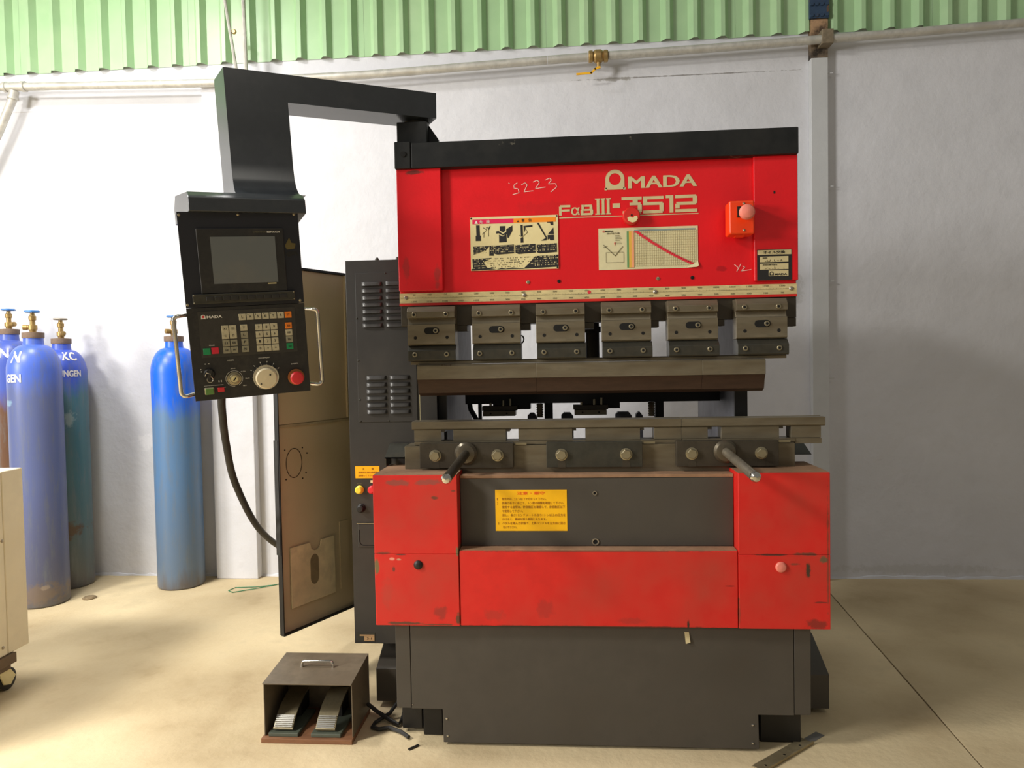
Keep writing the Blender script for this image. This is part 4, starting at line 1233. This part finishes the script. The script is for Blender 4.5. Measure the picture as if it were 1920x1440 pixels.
def gas_cylinder(x, y, m, label, wheel, words, wa, yaw_out, h=0.0, group='blue gas cylinders along the wall'):
    t = thing('gas_cylinder', label, 'gas cylinder', (x, y, 0), group)
    r = .117
    zs = 1.16 + h
    prof = [(r - .006, .0), (r, .008), (r, .3), (r, .6), (r, .9), (r, zs - .03)]
    for a in range(10, 81, 10):
        prof.append((.038 + (r - .038) * math.cos(R(a)) if a < 80 else .046, zs - .03 + .135 * math.sin(R(a))))
    prof += [(.044, zs + .115), (.043, zs + .14)]
    MB().lathe(prof, (x, y, 0), (0, 0, 1), 48).build('body', m, t)
    MB().lathe([(.046, 0), (.048, .004), (.048, .028), (.030, .030)], (x, y, zs + .135), (0, 0, 1), 28).build('neck_ring', M_ring, t)
    z = zs + .165
    v = MB().lathe([(.014, 0), (.016, .012), (.020, .013), (.020, .034), (.012, .036), (.012, .058), (.016, .060), (.017, .078), (.012, .082), (.009, .096)], (x, y, z), (0, 0, 1), 12)
    d = Vector((math.sin(yaw_out), -math.cos(yaw_out), 0))
    v.lathe([(.010, 0), (.011, .022), (.013, .023), (.013, .042), (.007, .044)], Vector((x, y, z + .024)), d, 12)
    vo = v.build('valve', M_brass, t)
    w = MB().lathe([(.008, 0), (.010, .008), (.006, .012)], (x, y, z + .094), (0, 0, 1), 12)
    rim = [Vector((x + (.029 + .002 * math.cos(6 * q)) * math.cos(q), y + (.029 + .002 * math.cos(6 * q)) * math.sin(q), z + .102)) for q in [2 * math.pi * k / 36 for k in range(37)]]
    w.tube(rim, .0048, 8)
    for k in range(3):
        q = math.pi * k / 3
        w.tube([(x - .028 * math.cos(q), y - .028 * math.sin(q), z + .101), (x + .028 * math.cos(q), y + .028 * math.sin(q), z + .101)], .003, 6)
    w.build('handwheel', wheel, vo)
    # stencilled words wrapped round the shoulder
    for s, zz, hh, width, cen in words:
        me = text_mesh(s, .03)
        vs = [q.co.copy() for q in me.vertices]
        a0, a1 = min(q.x for q in vs), max(q.x for q in vs)
        b0, b1 = min(q.y for q in vs), max(q.y for q in vs)
        mb = MB()
        nv = []
        for q in vs:
            ang = cen + ((q.x - a0) / (a1 - a0) - .5) * width
            zq = zz + (q.y - b0) / (b1 - b0) * hh
            s_ = (zq - (zs - .03)) / .135
            rr = r if s_ <= 0 else .038 + (r - .038) * math.sqrt(max(0, 1 - min(1, s_) ** 2))
            rr += .0012 + (.0006 if q.z > 0 else 0)
            nv.append(mb._v((x + rr * math.sin(ang), y - rr * math.cos(ang), zq)))
        for p in me.polygons:
            try:
                mb.bm.faces.new([nv[i] for i in p.vertices])
            except ValueError:
                pass
        bpy.data.meshes.remove(me)
        mb.build('stencil_lettering', M_white, t, smooth=False)
    return t
M_c1 = cyl_mat('cylinder_brown', (74, 96, 184), (104, 74, 56), (96, 70, 56), .80)
M_c2 = cyl_mat('cylinder_blue', (80, 110, 208), (92, 104, 152), (90, 93, 116), .86)
M_c3 = cyl_mat('cylinder_teal', (66, 92, 196), (72, 114, 124), (94, 100, 98), .86)
blots(M_c3, [(-2.10, .31, .05, .05, (96, 72, 50), .9), (-2.15, .27, .05, .03, (104, 84, 60), .8), (-2.12, 1.00, .02, .03, (190, 196, 186), .7), (-2.08, .9, .02, .05, (160, 176, 170), .6), (-2.13, .97, .01, .012, (100, 60, 46), .9)])
blots(M_c2, [(-2.05, .07, .10, .06, (120, 104, 90), .8), (-2.02, .10, .02, .015, (160, 146, 130), .6), (-2.16, 1.0, .03, .02, (150, 190, 214), .5)])
M_c4 = cyl_mat('cylinder_sky', (22, 100, 228), (86, 122, 164), (96, 114, 136), .76)
M_wblue = mat('wheel_blue', (60, 120, 190), .45)
M_wgrey = mat('wheel_grey', (160, 152, 136), .5, .4)
gas_cylinder(-2.44, 1.38, M_c1, 'gas cylinder cut by the left picture edge, brown body under a blue top', M_wblue, [('N', 1.225, .05, .42, .42)], 0, 1.3, .055)
gas_cylinder(-2.10, 1.115, M_c2, 'nearest gas cylinder, plain scuffed blue, partly behind the cream cabinet', M_wblue, [('N', 1.195, .055, .45, -.1), ('GEN', 1.10, .04, .75, -.2)], 0, -1.2, .02)
gas_cylinder(-2.165, 1.40, M_c3, 'teal-bodied gas cylinder with grey handwheel and white lettering, behind the nearest one', M_wgrey, [('KC', 1.205, .045, .7, 1.0), ('KUNGEN', 1.12, .034, 1.1, .86)], 0, .9)
gas_cylinder(-1.545, 1.41, M_c4, 'bright blue topped gas cylinder standing alone beside the control pendant', M_wblue, [], 0, -.6)

# ================================================================== CREAM CABINET AT THE LEFT EDGE
WC = thing('wheeled_cabinet', 'cream metal cabinet on casters at the left edge of the picture', 'cabinet', (-1.8, -.1, 0))
MB().box(-2.1, -1.5, .165, .265, .137, .798).build('rear_panel', M_white_cab, WC, .004)
MB().box(-2.1, -1.5, -.45, .163, .137, .798).build('body', M_white_cab, WC, .004)
MB().box(-1.66, -1.502, -.30, .14, .7985, .8).build('top_plate', M_white_cab, WC)
MB().box(-1.4998, -1.498, -.30, .150, .70, .77).build('blue_label', mat('label_blue', (40, 70, 150), .5, var=0), WC)
for y, z in ((.155, .55), (.14, .17)):
    MB().lathe([(.006, 0), (.006, .002), (.003, .004)], (-1.5, y, z), (1, 0, 0), 10).build('screw', M_rod, WC)
def caster(x, y):
    c = MB().box(x - .045, x + .045, y - .05, y + .04, .100, .1365).box(x - .03, x + .03, y - .03, y + .03, .078, .0995).build('caster', M_brownpl, WC, .002)
    MB().prism([(y - .02, .078), (y + .03, .078), (y + .055, .045), (y + .03, .02), (y, .03)], 'x', x - .026, x - .021).build('fork', M_cream, c)
    MB().prism([(y - .02, .078), (y + .03, .078), (y + .055, .045), (y + .03, .02), (y, .03)], 'x', x + .021, x + .026).build('fork', M_cream, c)
    MB().lathe([(.030, -.018), (.040, -.015), (.040, .015), (.030, .018)], (x, y + .03, .040), (1, 0, 0), 24).build('wheel', M_rubber, c)
caster(-1.535, .15)
caster(-1.535, -.38)
caster(-2.03, .15)
caster(-2.03, -.38)

# ================================================================== FOOT PEDAL
FP = thing('foot_switch', 'grey sheet-metal foot switch box with two treadles on the floor', 'foot pedal', (-.29, -.03, 0))
px0, px1 = -.428, -.148
MB().box(px0 - .005, px1 + .001, -.142, .066, .0, .0142).build('baseboard', M_wood, FP, .0015)
mb = MB()
T = .003
for sx in (px0, px1 - T):
    mb.prism([(-.125, .0145), (.062, .0145), (.062, .194), (-.125, .180)], 'x', sx, sx + T)
mb.hexa([(px0, -.132, .178), (px1, -.132, .178), (px1, .062, .195), (px0, .062, .195)], [(px0, -.132, .182), (px1, -.132, .182), (px1, .062, .199), (px0, .062, .199)])
mb.box(px0 + T, px1 - T, .059, .062, .0145, .194)
mb.build('housing', M_ped, FP, .0006)
MB().tube([(-.340, -.03, .186), (-.340, -.03, .200), (-.337, -.03, .207), (-.331, -.03, .210), (-.247, -.03, .210), (-.241, -.03, .207), (-.238, -.03, .200), (-.238, -.03, .186)], .0045, 12).build('carry_handle', M_chrome, FP)
def treadle(x0, x1):
    b = MB().box(x0 - .012, x1 + .020, -.130, .03, .0145, .026).build('treadle_base', M_teal, FP, .002)
    pts = [(-.118, .030), (-.122, .036), (-.10, .058), (-.06, .082), (-.01, .096), (.03, .100)]
    under = [(.03, .094), (-.01, .090), (-.06, .076), (-.098, .053), (-.115, .030)]
    MB().prism(pts + under, 'x', x0, x1).build('tread', M_tread, b, .0008)
    rb = MB()
    for k in range(7):
        t = k / 7
        y, z = -.119 + t * .028, .040 + t * .026
        rb.prism([(y, z), (y + .0022, z + .0022), (y + .0005, z + .0042), (y - .0018, z + .0018)], 'x', x0 + .003, x1 - .003)
    rb.build('tread_ribs', M_chrome, b)
    MB().box(x0 + .01, x1 - .01, -.02, .05, .026, .09).build('switch_block', M_oily, b)
treadle(-.402, -.340)
treadle(-.268, -.206)
fc = thing('pedal_cable', 'black cable looping on the floor between the foot switch and the machine', 'cable', (-.08, 0, 0))
MB().tube([(-.146, .03, .045), (-.11, .01, .03), (-.06, -.01, .012), (-.03, -.03, .0085), (-.025, .0, .01), (-.03, .06, .012), (-.03, .12, .02)], .0065, 8).build('sheath', M_rubber, fc)
MB().tube([(-.03, .05, .07), (-.07, .02, .02), (-.108, -.02, .0085), (-.11, -.05, .0085), (-.085, -.06, .0085), (-.055, -.05, .0085), (-.01, -.075, .0085), (.02, -.105, .0085)], .006, 8).build('sheath', M_rubber, fc)

# ================================================================== SMALL THINGS ON THE FLOOR
SB = thing('steel_strip', 'perforated steel strip lying on the floor at the lower right of the machine', 'metal strip', (1.17, -.12, 0))
sd = Vector((.235, .20, 0)).normalized()
sn = Vector((-sd.y, sd.x, 0))
MS = Matrix(((sd.x, sn.x, 0, 1.050), (sd.y, sn.y, 0, -.235), (0, 0, 1, 0), (0, 0, 0, 1)))
MB(MS).box(0, .245, 0, .036, .0005, .004).box(0, .245, -.006, -.001, .0005, .010).build('strip', M_strip, SB, .0008)
MB(MS).box(.246, .315, .002, .030, .0003, .0015).build('strip_end', mat('steel_reflection', (150, 148, 146), .35, .5), SB)  # bluish reflection at the strip's end put into the colour of this piece
for x in (.03, .12, .2):
    MB(MS).lathe([(.004, 0), (.004, .0006)], (x, .012, .0041), (0, 0, 1), 10).build('hole', M_chrome, SB)
st_ = MB().lathe([(.03, 0), (.034, .004), (.026, .010), (.008, .013)], (-1.90, 1.173, 0), (0, 0, 1), 9)
tag(st_.build('stone', M_stone, smooth=False), 'flat grey stone on the floor between the cylinders', 'stone')
gw = MB().tube([(-1.02, 1.40, .003), (-1.12, 1.36, .003), (-1.22, 1.35, .003), (-1.235, 1.30, .003), (-1.20, 1.27, .003), (-1.10, 1.33, .005), (-1.0, 1.42, .003)], .0022, 6)
tag(gw.build('wire_scrap', M_wgreen), 'thin green wire scrap on the floor by the wall pilaster', 'wire')
ch_ = MB().prism([(.030, -.162), (.036, -.166), (.060, -.140), (.055, -.136)], 'z', 0, .005)
tag(ch_.build('metal_chip', M_oily, smooth=False), 'small dark chip on the floor in front of the machine base', 'chip')
